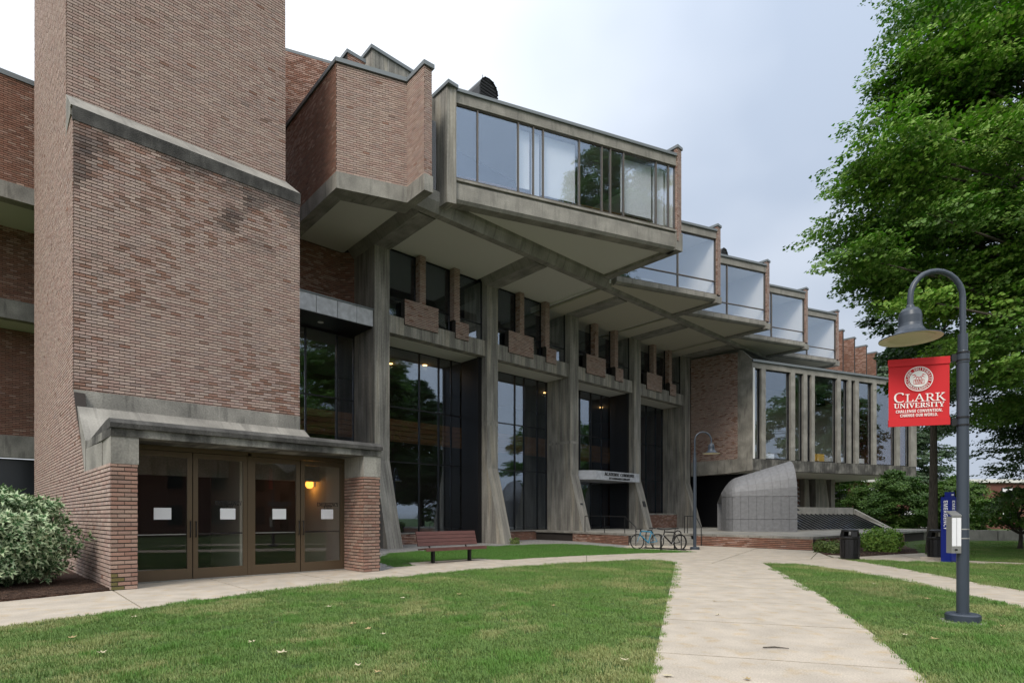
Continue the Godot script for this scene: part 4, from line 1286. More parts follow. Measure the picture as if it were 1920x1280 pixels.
func build_banner(at: Vector3) -> void:
	var t := thing("banner", "red cloth banner with white seal and lettering hanging from the near lamp post", "banner")
	var dx := (RT * 0.955 - FW * 0.295).normalized()     # reading direction, near side at the post
	var nn := dx.cross(Vector3.UP).normalized()
	if nn.dot(FW) > 0: nn = -nn
	var r := at - dx * 0.16 + Vector3(0, 0, 0)
	var w := 0.76
	var c := r - dx * (w / 2)
	var y0 := 2.82; var y1 := 3.80
	var bs := Basis(dx, Vector3.UP, nn)
	var cl := MB.new()
	# gently bowed cloth
	var nxx := 10
	for i in nxx:
		for j in 8:
			var f := func(a: int, b: int) -> Vector3:
				var x := -w / 2 + w * a / nxx
				var y := y0 + (y1 - y0) * b / 8.0
				return c + dx * x + Vector3(0, y, 0) - nn * (0.012 * sin(PI * a / nxx) * sin(PI * b / 8.0))
			cl.quad(f.call(i, j), f.call(i + 1, j), f.call(i + 1, j + 1), f.call(i, j + 1), nn)
	put(cl, "cloth", M.banner_red, t)
	var hem := MB.new()
	for y in [y0 + 0.05, y1 - 0.05]:
		hem.obox(c + Vector3(0, y, 0), dx * (w / 2 + 0.004), Vector3(0, 0.052, 0), nn * 0.014)
	put(hem, "hem", M.banner_red, t)
	var arms := MB.new()
	for y in [y0 + 0.03, y1 - 0.03]:
		arms.tube([at + Vector3(0, y, 0), c - dx * (w / 2 - 0.02) + Vector3(0, y, 0)], [0.011], 8)
		for e in [-0.05, 0.06]:
			arms.lathe(at + Vector3(0, y + e, 0), [Vector2(0.073, -0.012), Vector2(0.082, -0.012), Vector2(0.082, 0.012), Vector2(0.073, 0.012)], 20)
		arms.obox(at - dx * 0.1 + Vector3(0, y, 0), dx * 0.04, Vector3(0, 0.05, 0), nn * 0.02)
	put(arms, "bracket", M.black_metal, t)
	var face := c + nn * 0.006
	# seal: white disc with red ring lines, rays and an open book
	var sc := face + Vector3(0, 3.50, 0)
	var seal := MB.new()
	var ring := func(m: MB, r0: float, r1: float, z: float) -> void:
		for i in 48:
			var a0 := TAU * i / 48; var a1 := TAU * (i + 1) / 48
			var d0 := dx * cos(a0) + Vector3.UP * sin(a0)
			var d1 := dx * cos(a1) + Vector3.UP * sin(a1)
			m.quad(sc + d0 * r0 + nn * z, sc + d1 * r0 + nn * z, sc + d1 * r1 + nn * z, sc + d0 * r1 + nn * z, nn)
	ring.call(seal, 0.0, 0.118, 0.004)
	ring.call(seal, 0.168, 0.179, 0.004)
	put(seal, "seal", M.banner_white, t)
	var marks := MB.new()
	# dark rays and hills inside the disc
	for i in 7:
		var an := PI + PI * (i + 0.5) / 7.0
		var d := dx * cos(an) + Vector3.UP * sin(an)
		var e := dx * -sin(an) + Vector3.UP * cos(an)
		var s0 := sc + Vector3(0, 0.075, 0)
		marks.tri(s0 + d * 0.045 + e * 0.008 + nn * 0.006, s0 + d * 0.045 - e * 0.008 + nn * 0.006, s0 + d * 0.10 + nn * 0.006, nn)
	for sgn in [-1, 1]:
		marks.obox(sc + dx * (0.032 * sgn) + Vector3(0, -0.072, 0) + nn * 0.006, dx * 0.032, Vector3(0, 0.003, 0), nn * 0.001)
		marks.obox(sc + dx * (0.065 * sgn) + Vector3(0, -0.045, 0) + nn * 0.006, dx * 0.002, Vector3(0, 0.03, 0), nn * 0.001)
		marks.obox(sc + dx * (0.032 * sgn) + Vector3(0, -0.012, 0) + nn * 0.006, dx * 0.032, Vector3(0, 0.002, 0), nn * 0.001)
	put(marks, "seal_drawing", M.banner_red, t)
	words_on(t, "lettering", "FIAT", "Droid Serif", 0.030, sc + Vector3(0, -0.028, 0) + nn * 0.007, M.banner_red, bs, true, 0, 0.002)
	words_on(t, "lettering", "LUX", "Droid Serif", 0.030, sc + Vector3(0, -0.056, 0) + nn * 0.007, M.banner_red, bs, true, 0, 0.002)
	var around := func(text: String, from: float, to: float, inward: bool) -> void:
		for i in text.length():
			if text[i] == " ": continue
			var an: float = lerpf(from, to, float(i) / (text.length() - 1))
			var d := dx * cos(an) + Vector3.UP * sin(an)
			var up: Vector3 = -d if inward else d
			var bx := up.cross(nn)
			words_on(t, "lettering", text[i], "Droid Serif", 0.034, sc + d * 0.143 + nn * 0.004, M.banner_white, Basis(bx, up, nn), true, 0, 0.002)
	around.call("CLARK UNIVERSITY", PI * 1.06, -PI * 0.06, false)
	around.call("MDCCCLXXXVII", PI * 1.17, PI * 1.83, true)
	words_on(t, "lettering", "C", "Droid Serif", 0.140, face + dx * -0.255 + Vector3(0, 3.235, 0) + nn * 0.004, M.banner_white, bs, false, 0.125, 0.003)
	words_on(t, "lettering", "LARK", "Droid Serif", 0.112, face + dx * 0.075 + Vector3(0, 3.225, 0) + nn * 0.004, M.banner_white, bs, false, 0.50, 0.003)
	words_on(t, "lettering", "UNIVERSITY", "Droid Serif", 0.070, face + Vector3(0, 3.118, 0) + nn * 0.004, M.banner_white, bs, true, 0.63, 0.003)
	words_on(t, "lettering", "CHALLENGE CONVENTION.", "Droid Sans", 0.042, face + Vector3(0, 3.034, 0) + nn * 0.004, M.banner_white, bs, true, 0.58, 0.003)
	words_on(t, "lettering", "CHANGE OUR WORLD.", "Droid Sans", 0.042, face + Vector3(0, 2.974, 0) + nn * 0.004, M.banner_white, bs, true, 0.47, 0.003)

func build_ash_box(at: Vector3) -> void:
	var t := thing("cigarette_receptacle", "slim white and steel ash receptacle strapped to the near lamp post", "ash receptacle")
	var dx := RT
	var n := -FW
	var c := at - RT * 0.145 - FW * 0.02
	var b := MB.new()
	b.obox(c + Vector3(0, 1.24, 0), dx * 0.068, Vector3(0, 0.26, 0), n * 0.05)
	put(b, "body", M.steel, t)
	for s in [-1, 1]:
		var l := MB.new()
		l.obox(c + dx * (0.034 * s) + Vector3(0, 1.28, 0) + n * 0.052, dx * 0.029, Vector3(0, 0.2, 0), n * 0.003)
		put(l, "front_panel", M.paper, t)
	var h := MB.new()
	h.slab([c + Vector3(0, 1.50, 0) - dx * 0.07 + n * 0.055, c + Vector3(0, 1.50, 0) + dx * 0.07 + n * 0.055, c + Vector3(0, 1.56, 0) + dx * 0.07 - n * 0.05, c + Vector3(0, 1.56, 0) - dx * 0.07 - n * 0.05], Vector3(0, 0.02, 0))
	put(h, "hood", M.steel, t)
	var k := MB.new()
	k.obox(c + Vector3(-0.02, 1.03, 0) + n * 0.055, dx * 0.012, Vector3(0, 0.012, 0), n * 0.008)
	put(k, "lock", M.black_metal, t)
	for y in [1.19, 1.32]:
		var s := MB.new()
		s.lathe(at + Vector3(0, y, 0), [Vector2(0.0745, -0.008), Vector2(0.078, -0.008), Vector2(0.078, 0.008), Vector2(0.0745, 0.008)], 20)
		put(s, "strap", M.steel, t)

func build_bench() -> void:
	var t := thing("park_bench", "brown slatted bench with two black posts on the bench lawn", "bench")
	var u0 := 9.95; var u1 := 12.4
	var v := 15.1
	for i in 4:
		var b := MB.new()
		var y := 0.60 + i * 0.118
		var vv := v + 0.19 + i * 0.036
		b.obox(W((u0 + u1) / 2, y, vv), Vector3((u1 - u0) / 2 - 0.02, 0, 0), Vector3(0, 0.053, -0.016), Vector3(0, 0.006, 0.02))
		put(b, "back_slat", M.bench_board, t)
	for i in 4:
		var b := MB.new()
		b.obox(W((u0 + u1) / 2, 0.485 + i * 0.0 - 0.012 * i, v - 0.26 + 0.115 * i), Vector3((u1 - u0) / 2, 0, 0), Vector3(0, 0.022, 0), Vector3(0, 0.004, 0.052))
		put(b, "seat_slat", M.bench_board, t)
	var f := MB.new()
	f.obox(W((u0 + u1) / 2, 0.455, v - 0.325), Vector3((u1 - u0) / 2, 0, 0), Vector3(0, 0.05, 0), Vector3(0, 0, 0.018))
	put(f, "front_slat", M.bench_board, t)
	for x in [u0 + 0.48, u1 - 0.48]:
		var l := MB.new()
		l.box(x - 0.04, x + 0.04, 0.0, 0.44, v - 0.06, v + 0.06)
		l.box(x - 0.09, x + 0.09, 0.0, 0.015, v - 0.12, v + 0.12)
		put(l, "leg", M.black_metal, t)
		var a := MB.new()
		a.tube([W(x, 0.43, v - 0.28), W(x, 0.42, v + 0.13), W(x, 0.55, v + 0.23), W(x, 1.0, v + 0.36)], [0.025], 8)
		put(a, "bracket", M.black_metal, t)

func bin(label: String, at: Vector3, k: float, plinth: bool) -> void:
	var t := thing("litter_bin", label, "litter bin", "black slatted litter bins")
	var b := MB.new()
	b.lathe(at, [Vector2(0, 0.0), Vector2(0.29, 0.0), Vector2(0.30, 0.06), Vector2(0.285, 0.08), Vector2(0.295, 0.70), Vector2(0.315, 0.72), Vector2(0.32, 0.78), Vector2(0.30, 0.80)].map(func(q): return q * k), 28)
	put(b, "body", M.black_metal, t)
	for i in 14:
		var an := TAU * i / 14
		var d := Vector3(cos(an), 0, sin(an))
		var e := Vector3(-sin(an), 0, cos(an))
		var s := MB.new()
		s.obox(at + d * 0.297 * k + Vector3(0, 0.39 * k, 0), e * 0.052 * k, Vector3(0, 0.30 * k, 0) + d * 0.006, d * 0.008)
		put(s, "slat", M.black_frame, t)
	var hp := MB.new()
	for y in [0.22, 0.55]:
		hp.lathe(at + Vector3(0, y * k, 0), [Vector2(0.305, -0.018), Vector2(0.313, -0.016), Vector2(0.313, 0.016), Vector2(0.305, 0.018)].map(func(q): return q * k), 28)
	put(hp, "hoop", M.black_metal, t)
	var l := MB.new()
	l.lathe(at, [Vector2(0.25, 1.02), Vector2(0.25, 0.98), Vector2(0.27, 0.97), Vector2(0.27, 1.03), Vector2(0.18, 1.06), Vector2(0, 1.07)].map(func(q): return q * k), 28)
	for i in 4:
		var an := TAU * (i + 0.5) / 4
		var d := Vector3(cos(an), 0, sin(an))
		var e := Vector3(-sin(an), 0, cos(an))
		l.obox(at + d * 0.265 * k + Vector3(0, 0.885 * k, 0), e * 0.10 * k, Vector3(0, 0.10 * k, 0) - d * 0.02, d * 0.01)
	put(l, "lid", M.black_metal, t)
	if plinth:
		var p := MB.new()
		p.box(at.x - 0.42, at.x + 0.42, 0.0, 0.075, -at.z - 0.42, -at.z + 0.42)
		put(p, "plinth", M.paving, t)

func build_phone() -> void:
	var t := thing("emergency_phone", "tall dark blue emergency call post behind the near lamp post", "call post")
	var c := W(23.15, 0, 3.93)
	var dx := RT.rotated(Vector3.UP, 0.35); var n := dx.cross(Vector3.UP).normalized()
	if n.dot(FW) > 0: n = -n
	var b := MB.new()
	b.obox(c + Vector3(0, 1.07, 0), dx * 0.19, Vector3(0, 1.07, 0), n * 0.15)
	b.obox(c + Vector3(0, 0.55, 0) + n * 0.16, dx * 0.19, Vector3(0, 0.5, 0), n * 0.015)
	put(b, "body", M.phone_blue, t)
	var l := MB.new()
	l.obox(c + Vector3(0, 2.22, 0), dx * 0.10, Vector3(0, 0.08, 0), n * 0.09)
	put(l, "beacon", M.phone_blue, t)
	var w := MB.new()
	w.obox(c + Vector3(0, 2.21, 0) + n * 0.092, dx * 0.055, Vector3(0, 0.025, 0), n * 0.003)
	put(w, "beacon_lens", M.paper, t)
	var up := Basis(Vector3.DOWN, dx, n)
	words_on(t, "lettering", "EMERGENCY", "Droid Sans", 0.12, c + Vector3(0, 1.55, 0) + n * 0.153 - dx * 0.05, M.paper, up, true, 0.95, 0.003)
	var n2 := -dx
	words_on(t, "lettering", "EMERGENCY", "Droid Sans", 0.12, c + Vector3(0, 1.55, 0) + n2 * 0.193, M.paper, Basis(Vector3.DOWN, n, n2), true, 0.95, 0.003)

func bicycle(label: String, at: Vector3, ang: float, frame: Material, steer: float, drop: bool) -> void:
	var t := thing("bicycle", label, "bicycle", "bicycles at the rack")
	var d := Vector3(cos(ang), 0, sin(ang))
	var R := 0.34
	var rear := at - d * 0.52 + Vector3(0, R, 0)
	var front := at + d * 0.52 + Vector3(0, R, 0)
	var fd := d.rotated(Vector3.UP, steer)
	for k in 2:
		var c: Vector3 = [rear, front][k]
		var wd: Vector3 = [d, fd][k]
		var ty := MB.new()
		var path := []
		for i in 29:
			var a := TAU * i / 28
			path.append(c + wd * (cos(a) * R) + Vector3.UP * (sin(a) * R))
		ty.tube(path, [0.026 if drop else 0.036], 6, false)
		var wn := put(ty, "wheel", M.rubber, t)
		var sp := MB.new()
		for i in 14:
			var a := TAU * i / 14
			sp.tube([c, c + wd * (cos(a) * (R - 0.01)) + Vector3.UP * (sin(a) * (R - 0.01))], [0.0022], 3, false)
		put(sp, "spokes", M.bike_silver, wn)
	var bb := at + Vector3(0, 0.28, 0) - d * 0.06
	var st := at + Vector3(0, 0.78, 0) - d * 0.22
	var hd := at + Vector3(0, 0.82, 0) + d * 0.33
	var hl := at + Vector3(0, 0.66, 0) + d * 0.38
	var f := MB.new()
	for s in [[bb, st, 0.028], [st, hd, 0.028], [bb, hl, 0.032], [hd, hl, 0.028], [bb, rear, 0.018], [st, rear, 0.016]]:
		f.tube([s[0], s[1]], [s[2]], 8)
	put(f, "frame", frame, t)
	var fk := MB.new()
	fk.tube([hl, hl.lerp(front, 0.4) + d * 0.01, front], [0.014, 0.013, 0.010], 8)
	put(fk, "fork", M.bike_silver if not drop else frame, t)
	var sd := MB.new()
	sd.tube([st, st + Vector3(0, 0.16, 0) - d * 0.04], [0.013], 8)
	sd.obox(st + Vector3(0, 0.18, 0) - d * 0.04, d * 0.13, Vector3(0, 0.022, 0), d.cross(Vector3.UP) * 0.07)
	put(sd, "saddle", M.rubber, t)
	var hb := MB.new()
	var side := fd.cross(Vector3.UP)
	var hc := hd + Vector3(0, 0.10, 0) + fd * 0.06
	hb.tube([hd, hd + Vector3(0, 0.09, 0), hc], [0.020], 8)
	if drop:
		for s in [-1, 1]:
			hb.tube([hc, hc + side * 0.2 * s, hc + side * 0.21 * s + fd * 0.09 - Vector3(0, 0.02, 0), hc + side * 0.21 * s + fd * 0.10 - Vector3(0, 0.10, 0), hc + side * 0.21 * s + fd * 0.02 - Vector3(0, 0.13, 0)], [0.020], 8)
	else:
		hb.tube([hc - side * 0.33 - fd * 0.08 + Vector3(0, 0.04, 0), hc - side * 0.12, hc + side * 0.12, hc + side * 0.31 - fd * 0.08 + Vector3(0, 0.04, 0)], [0.024], 8)
	put(hb, "handlebar", M.rubber, t)
	var cr := MB.new()
	var cs := d.cross(Vector3.UP)
	var ring := []
	for i in 17:
		ring.append(bb + cs * 0.05 + d * cos(TAU * i / 16) * 0.09 + Vector3.UP * sin(TAU * i / 16) * 0.09)
	cr.tube(ring, [0.008], 5, false)
	cr.tube([bb + cs * 0.06, bb + cs * 0.07 + d * 0.10 - Vector3(0, 0.13, 0), bb + cs * 0.14 + d * 0.10 - Vector3(0, 0.13, 0)], [0.009], 6)
	cr.tube([bb - cs * 0.06, bb - cs * 0.07 - d * 0.10 + Vector3(0, 0.13, 0), bb - cs * 0.14 - d * 0.10 + Vector3(0, 0.13, 0)], [0.009], 6)
	put(cr, "crank", M.bike_silver, t)

func build_rack() -> void:
	var t := thing("bicycle_rack", "black tube bicycle rack of upright loops by the steps", "bicycle rack")
	for k in 2:
		var c := W(22.85, 0, 15.25 - k * 1.5)
		var m := MB.new()
		var ax := Vector3(1, 0, 0.15).normalized()
		var path := [c - ax * 0.24]
		path.append(c - ax * 0.24 + Vector3(0, 0.66, 0))
		for i in 7:
			var an := PI * i / 6
			path.append(c - ax * (0.24 * cos(an)) + Vector3(0, 0.66 + 0.2 * sin(an), 0))
		path.append(c + ax * 0.24)
		m.tube(path, [0.026], 10)
		put(m, "loop", M.black_metal, t)
	var r := MB.new()
	for e in [-0.24, 0.24]:
		r.box(22.85 + e - 0.025, 22.85 + e + 0.025, 0.002, 0.03, 13.2, 15.7)
	put(r, "ground_rail", M.black_metal, t)

func build_hood() -> void:
	# zinc scoop-shaped vent: flat sheets below, a vault that rises to a louvred mouth
	var t := thing("vent_hood", "scoop-shaped grey zinc vent hood standing on the terrace", "vent hood")
	var A := W(32.45, 0.6, 16.35)
	var B := W(34.75, 0.6, 13.05)
	var ax := (B - A); var L := ax.length(); ax = ax / L
	var dp := Vector3(-ax.z, 0, ax.x)
	if dp.dot(FW) < 0: dp = -dp
	var depth := 3.4
	var N := 9
	var H := func(s: float) -> float: return 3.05 + 1.25 * s if s > 0.22 else 3.05 + 1.25 * s - pow((0.22 - s) / 0.22, 2.0) * 0.72
	var ins := func(s: float) -> float: return 0.0 if s > 0.16 else depth * 0.5 * (1.0 - sqrt(maxf(0.0, 1.0 - pow((0.16 - s) / 0.16, 2.0)))) * 0.97
	# a row of panels for each height band
	var prof := func(s: float, k: int) -> Vector3:
		var h: float = H.call(s)
		var i0: float = ins.call(s)
		var y0 := 0.0; var off := 0.0
		if k == 0: y0 = 0.0; off = 0.0
		elif k == 1: y0 = 0.72; off = 0.0
		elif k == 2: y0 = 2.08; off = 0.0
		else:
			var an := (k - 2) / 6.0 * PI / 2
			y0 = 2.08 + (h - 2.08) * sin(an)
			off = depth * 0.5 * (1.0 - cos(an))
		return A + ax * (s * L) + dp * (i0 + off * (1.0 - i0 / (depth * 0.5))) + Vector3(0, y0, 0)
	for i in N:
		var s0 := float(i) / N
		var s1 := float(i + 1) / N
		for band in 3:
			var m := MB.new()
			var k0: int = [0, 1, 2][band]
			var k1: int = [1, 2, 8][band]
			for k in range(k0, k1):
				var steps := 3
				for q in steps:
					var a := lerpf(s0, s1, float(q) / steps) + (0.0014 if q == 0 else 0.0)
					var b := lerpf(s0, s1, float(q + 1) / steps) - (0.0015 if q == steps - 1 else 0.0)
					var g0 := Vector3(0, 0.02, 0) if k == k0 and band > 0 else Vector3.ZERO
					m.quad(prof.call(a, k) + g0, prof.call(b, k) + g0, prof.call(b, k + 1), prof.call(a, k + 1), -dp + Vector3(0, 0.4, 0))
			put(m, "zinc_panel", M.zinc, t)
	# standing seams on the vault
	for i in range(1, N):
		var s := float(i) / N
		var path := []
		for k in range(2, 9): path.append(prof.call(s, k) + (-dp * 0.004))
		var m := MB.new()
		m.tube(path, [0.011], 5)
		put(m, "seam", M.zinc, t)
	# far half, end wall, base
	var bk := MB.new()
	for i in N:
		var s0 := float(i) / N
		var s1 := float(i + 1) / N
		var m0: Vector3 = prof.call(s0, 8); var m1: Vector3 = prof.call(s1, 8)
		var g0 := m0 + dp * 1.6; g0.y = 2.4
		var g1 := m1 + dp * 1.6; g1.y = 2.4
		bk.quad(m0, m1, g1, g0, dp)
		bk.quad(g0, g1, Vector3(g1.x, 0.6, g1.z), Vector3(g0.x, 0.6, g0.z), dp)
	put(bk, "rear_sheet", M.zinc, t)
	var en := MB.new()
	var a0: Vector3 = prof.call(0.0, 0)
	for k in 8:
		var p0: Vector3 = prof.call(0.0, k); var p1: Vector3 = prof.call(0.0, k + 1)
		var c0 := A + dp * depth * 0.5
		en.tri(p0, p1, Vector3(c0.x, p0.y, c0.z), -ax)
		en.tri(p1, Vector3(c0.x, p0.y, c0.z), Vector3(c0.x, p1.y, c0.z), -ax)
	put(en, "end_sheet", M.zinc, t)
	# louvres at the mouth
	for i in 13:
		var y := 1.15 + i * 0.27
		var h: float = H.call(1.0)
		var f := clampf((y - 2.08) / (h - 2.08), 0.0, 1.0)
		var off: float = 0.0 if y < 2.08 + 0.6 else depth * 0.5 * (1.0 - sqrt(1.0 - f * f))
		var lo := MB.new()
		var c := B + dp * (off + 0.02) + Vector3(0, y - 0.6 + 0.0, 0)
		lo.slab([c, c + dp * maxf(depth * 0.5 - off, 0.2), c + dp * maxf(depth * 0.5 - off, 0.2) + ax * 0.16 - Vector3(0, 0.12, 0), c + ax * 0.16 - Vector3(0, 0.12, 0)], Vector3(0, 0.02, 0))
		put(lo, "louvre", M.zinc, t)
	var mo := MB.new()
	mo.slab([prof.call(0.985, 0) + dp * 0.05, prof.call(0.985, 2) + dp * 0.05, prof.call(0.985, 4) + dp * 0.05, prof.call(0.985, 6), prof.call(0.985, 8) - Vector3(0, 0.05, 0), B - ax * 0.1 + dp * depth * 0.5], -ax * 0.03)
	put(mo, "inner_mouth", M.black_panel, t)

func build_skylight() -> void:
	var t := thing("skylight", "long sloping glazed skylight with dark bars on the terrace", "skylight")
	var a := W(36.6, 0.62, 14.0); var b := W(46.0, 0.62, 11.45)
	var ax := (b - a); var L := ax.length(); ax = ax / L
	var dp := Vector3(-ax.z, 0, ax.x)
	if dp.dot(FW) < 0: dp = -dp
	var up := dp * 2.2 + Vector3(0, 1.02, 0)
	var n := 20
	for i in n:
		var p := MB.new()
		var x0 := a + ax * (L * i / n + 0.03)
		var x1 := a + ax * (L * (i + 1) / n - 0.03)
		p.slab([x0, x1, x1 + up * 0.97, x0 + up * 0.97], Vector3(0, 0.012, 0))
		put(p, "pane", M.skyglass, t)
	for i in n + 1:
		var m := MB.new()
		var x := a + ax * (L * i / n)
		m.slab([x - ax * 0.028, x + ax * 0.028, x + ax * 0.028 + up, x - ax * 0.028 + up], Vector3(0, 0.06, 0))
		put(m, "glazing_bar", M.black_metal, t)
	var k := MB.new()
	k.slab([a + up * 1.0, a + up * 1.0 + dp * 0.4, b + up + dp * 0.4, b + up], Vector3(0, 0.5, 0))
	k.slab([a - dp * 0.25 + Vector3(0, -0.02, 0), b - dp * 0.25 + Vector3(0, -0.02, 0), b + Vector3(0, -0.02, 0), a + Vector3(0, -0.02, 0)], Vector3(0, 0.06, 0))
	put(k, "upstand", M.cast_concrete, t)
	var e := MB.new()
	e.slab([b + ax * 0.03, b + up + ax * 0.03, b + up + Vector3(0, 0.4, 0) + ax * 0.03, b + ax * 0.7 + Vector3(0, 0.05, 0)], ax * 0.25)
	put(e, "end_cheek", M.cast_concrete, t)

func house(label: String, at: Vector3, ang: float, w: float, d: float, h: float, ridge: float) -> void:
	var t := thing("house", label, "house")
	var x := Vector3(cos(ang), 0, sin(ang)); var z := Vector3(-sin(ang), 0, cos(ang))
	var b := MB.new()
	b.obox(at + Vector3(0, h / 2, 0), x * w / 2, Vector3(0, h / 2, 0), z * d / 2)
	b.slab([at - x * w / 2 - z * d / 2 + Vector3(0, h, 0), at + x * w / 2 - z * d / 2 + Vector3(0, h, 0), at - z * d / 2 + Vector3(0, ridge - 0.1, 0)], z * d)
	put(b, "wall", M.far_brick, t)
	for s in [-1, 1]:
		var r := MB.new()
		var e: Vector3 = at + x * (w / 2 + 0.4) * s + Vector3(0, h - 0.3, 0)
		r.slab([e - z * (d / 2 + 0.4), e + z * (d / 2 + 0.4), at + z * (d / 2 + 0.4) + Vector3(0, ridge, 0), at - z * (d / 2 + 0.4) + Vector3(0, ridge, 0)], Vector3(0, 0.15, 0))
		put(r, "roof", M.roof_shingle, t)
	for i in 4:
		for j in 2:
			var m := MB.new()
			m.obox(at - z * (d / 2 + 0.02) + x * (w * (-0.36 + 0.24 * i)) + Vector3(0, 1.6 + j * 2.8, 0), x * 0.5, Vector3(0, 0.75, 0), z * 0.03)
			put(m, "window", M.window_dark, t)

func build_dormitory() -> void:
	var t := thing("dormitory_building", "low red brick building with a pale flat roof edge beyond the lawn", "building")
	var a := W(66, 0, 30); var b := W(108, 0, -4)
	var x := (b - a); var L := x.length(); x = x / L
	var n := Vector3(-x.z, 0, x.x)
	if n.dot(FW) > 0: n = -n
	var w := MB.new()
	w.slab([a + Vector3(0, -0.1, 0), b + Vector3(0, -0.1, 0), b + Vector3(0, 5.6, 0), a + Vector3(0, 5.6, 0)], -n * 9.0)
	put(w, "wall", M.far_brick, t)
	var r := MB.new()
	r.slab([a + n * 0.35 - x * 0.3 + Vector3(0, 5.6, 0), b + n * 0.35 + Vector3(0, 5.6, 0), b - n * 9 + Vector3(0, 5.6, 0), a - n * 9 + Vector3(0, 5.6, 0)], Vector3(0, 0.4, 0))
	put(r, "roof_edge", M.white_paint, t)
	for i in 12:
		for j in 2:
			var c := a + x * (2.2 + i * 4.3) + Vector3(0, 1.6 + 2.75 * j, 0) + n * 0.02
			var f := MB.new()
			f.obox(c, x * 0.95, Vector3(0, 0.65, 0), n * 0.03)
			var wn := put(f, "window", M.black_frame, t)
			for s in [-1, 1]:
				var g := MB.new()
				g.obox(c + x * 0.46 * s + n * 0.035, x * 0.42, Vector3(0, 0.57, 0), n * 0.006)
				put(g, "pane", M.window_dark, wn)
			var bl := MB.new()
			bl.obox(c + Vector3(0, 0.35, 0) + n * 0.043, x * 0.85, Vector3(0, 0.2, 0), n * 0.004)
			put(bl, "blind", M.paper, wn)
			var s2 := MB.new()
			s2.obox(c - Vector3(0, 0.72, 0) + n * 0.06, x * 1.05, Vector3(0, 0.05, 0), n * 0.08)
			put(s2, "sill", M.cast_concrete, wn)
	var lw := thing("garden_wall", "long low pale concrete wall beyond the trees", "wall")
	for i in 10:
		var m := MB.new()
		var p0 := W(44, 0, 10.5).lerp(W(60, 0, -14), i / 10.0)
		var p1 := W(44, 0, 10.5).lerp(W(60, 0, -14), (i + 1) / 10.0 - 0.002)
		bar(m, p0, p1, -0.1, 0.62, 0.4)
		put(m, "block", M.cast_concrete, lw)

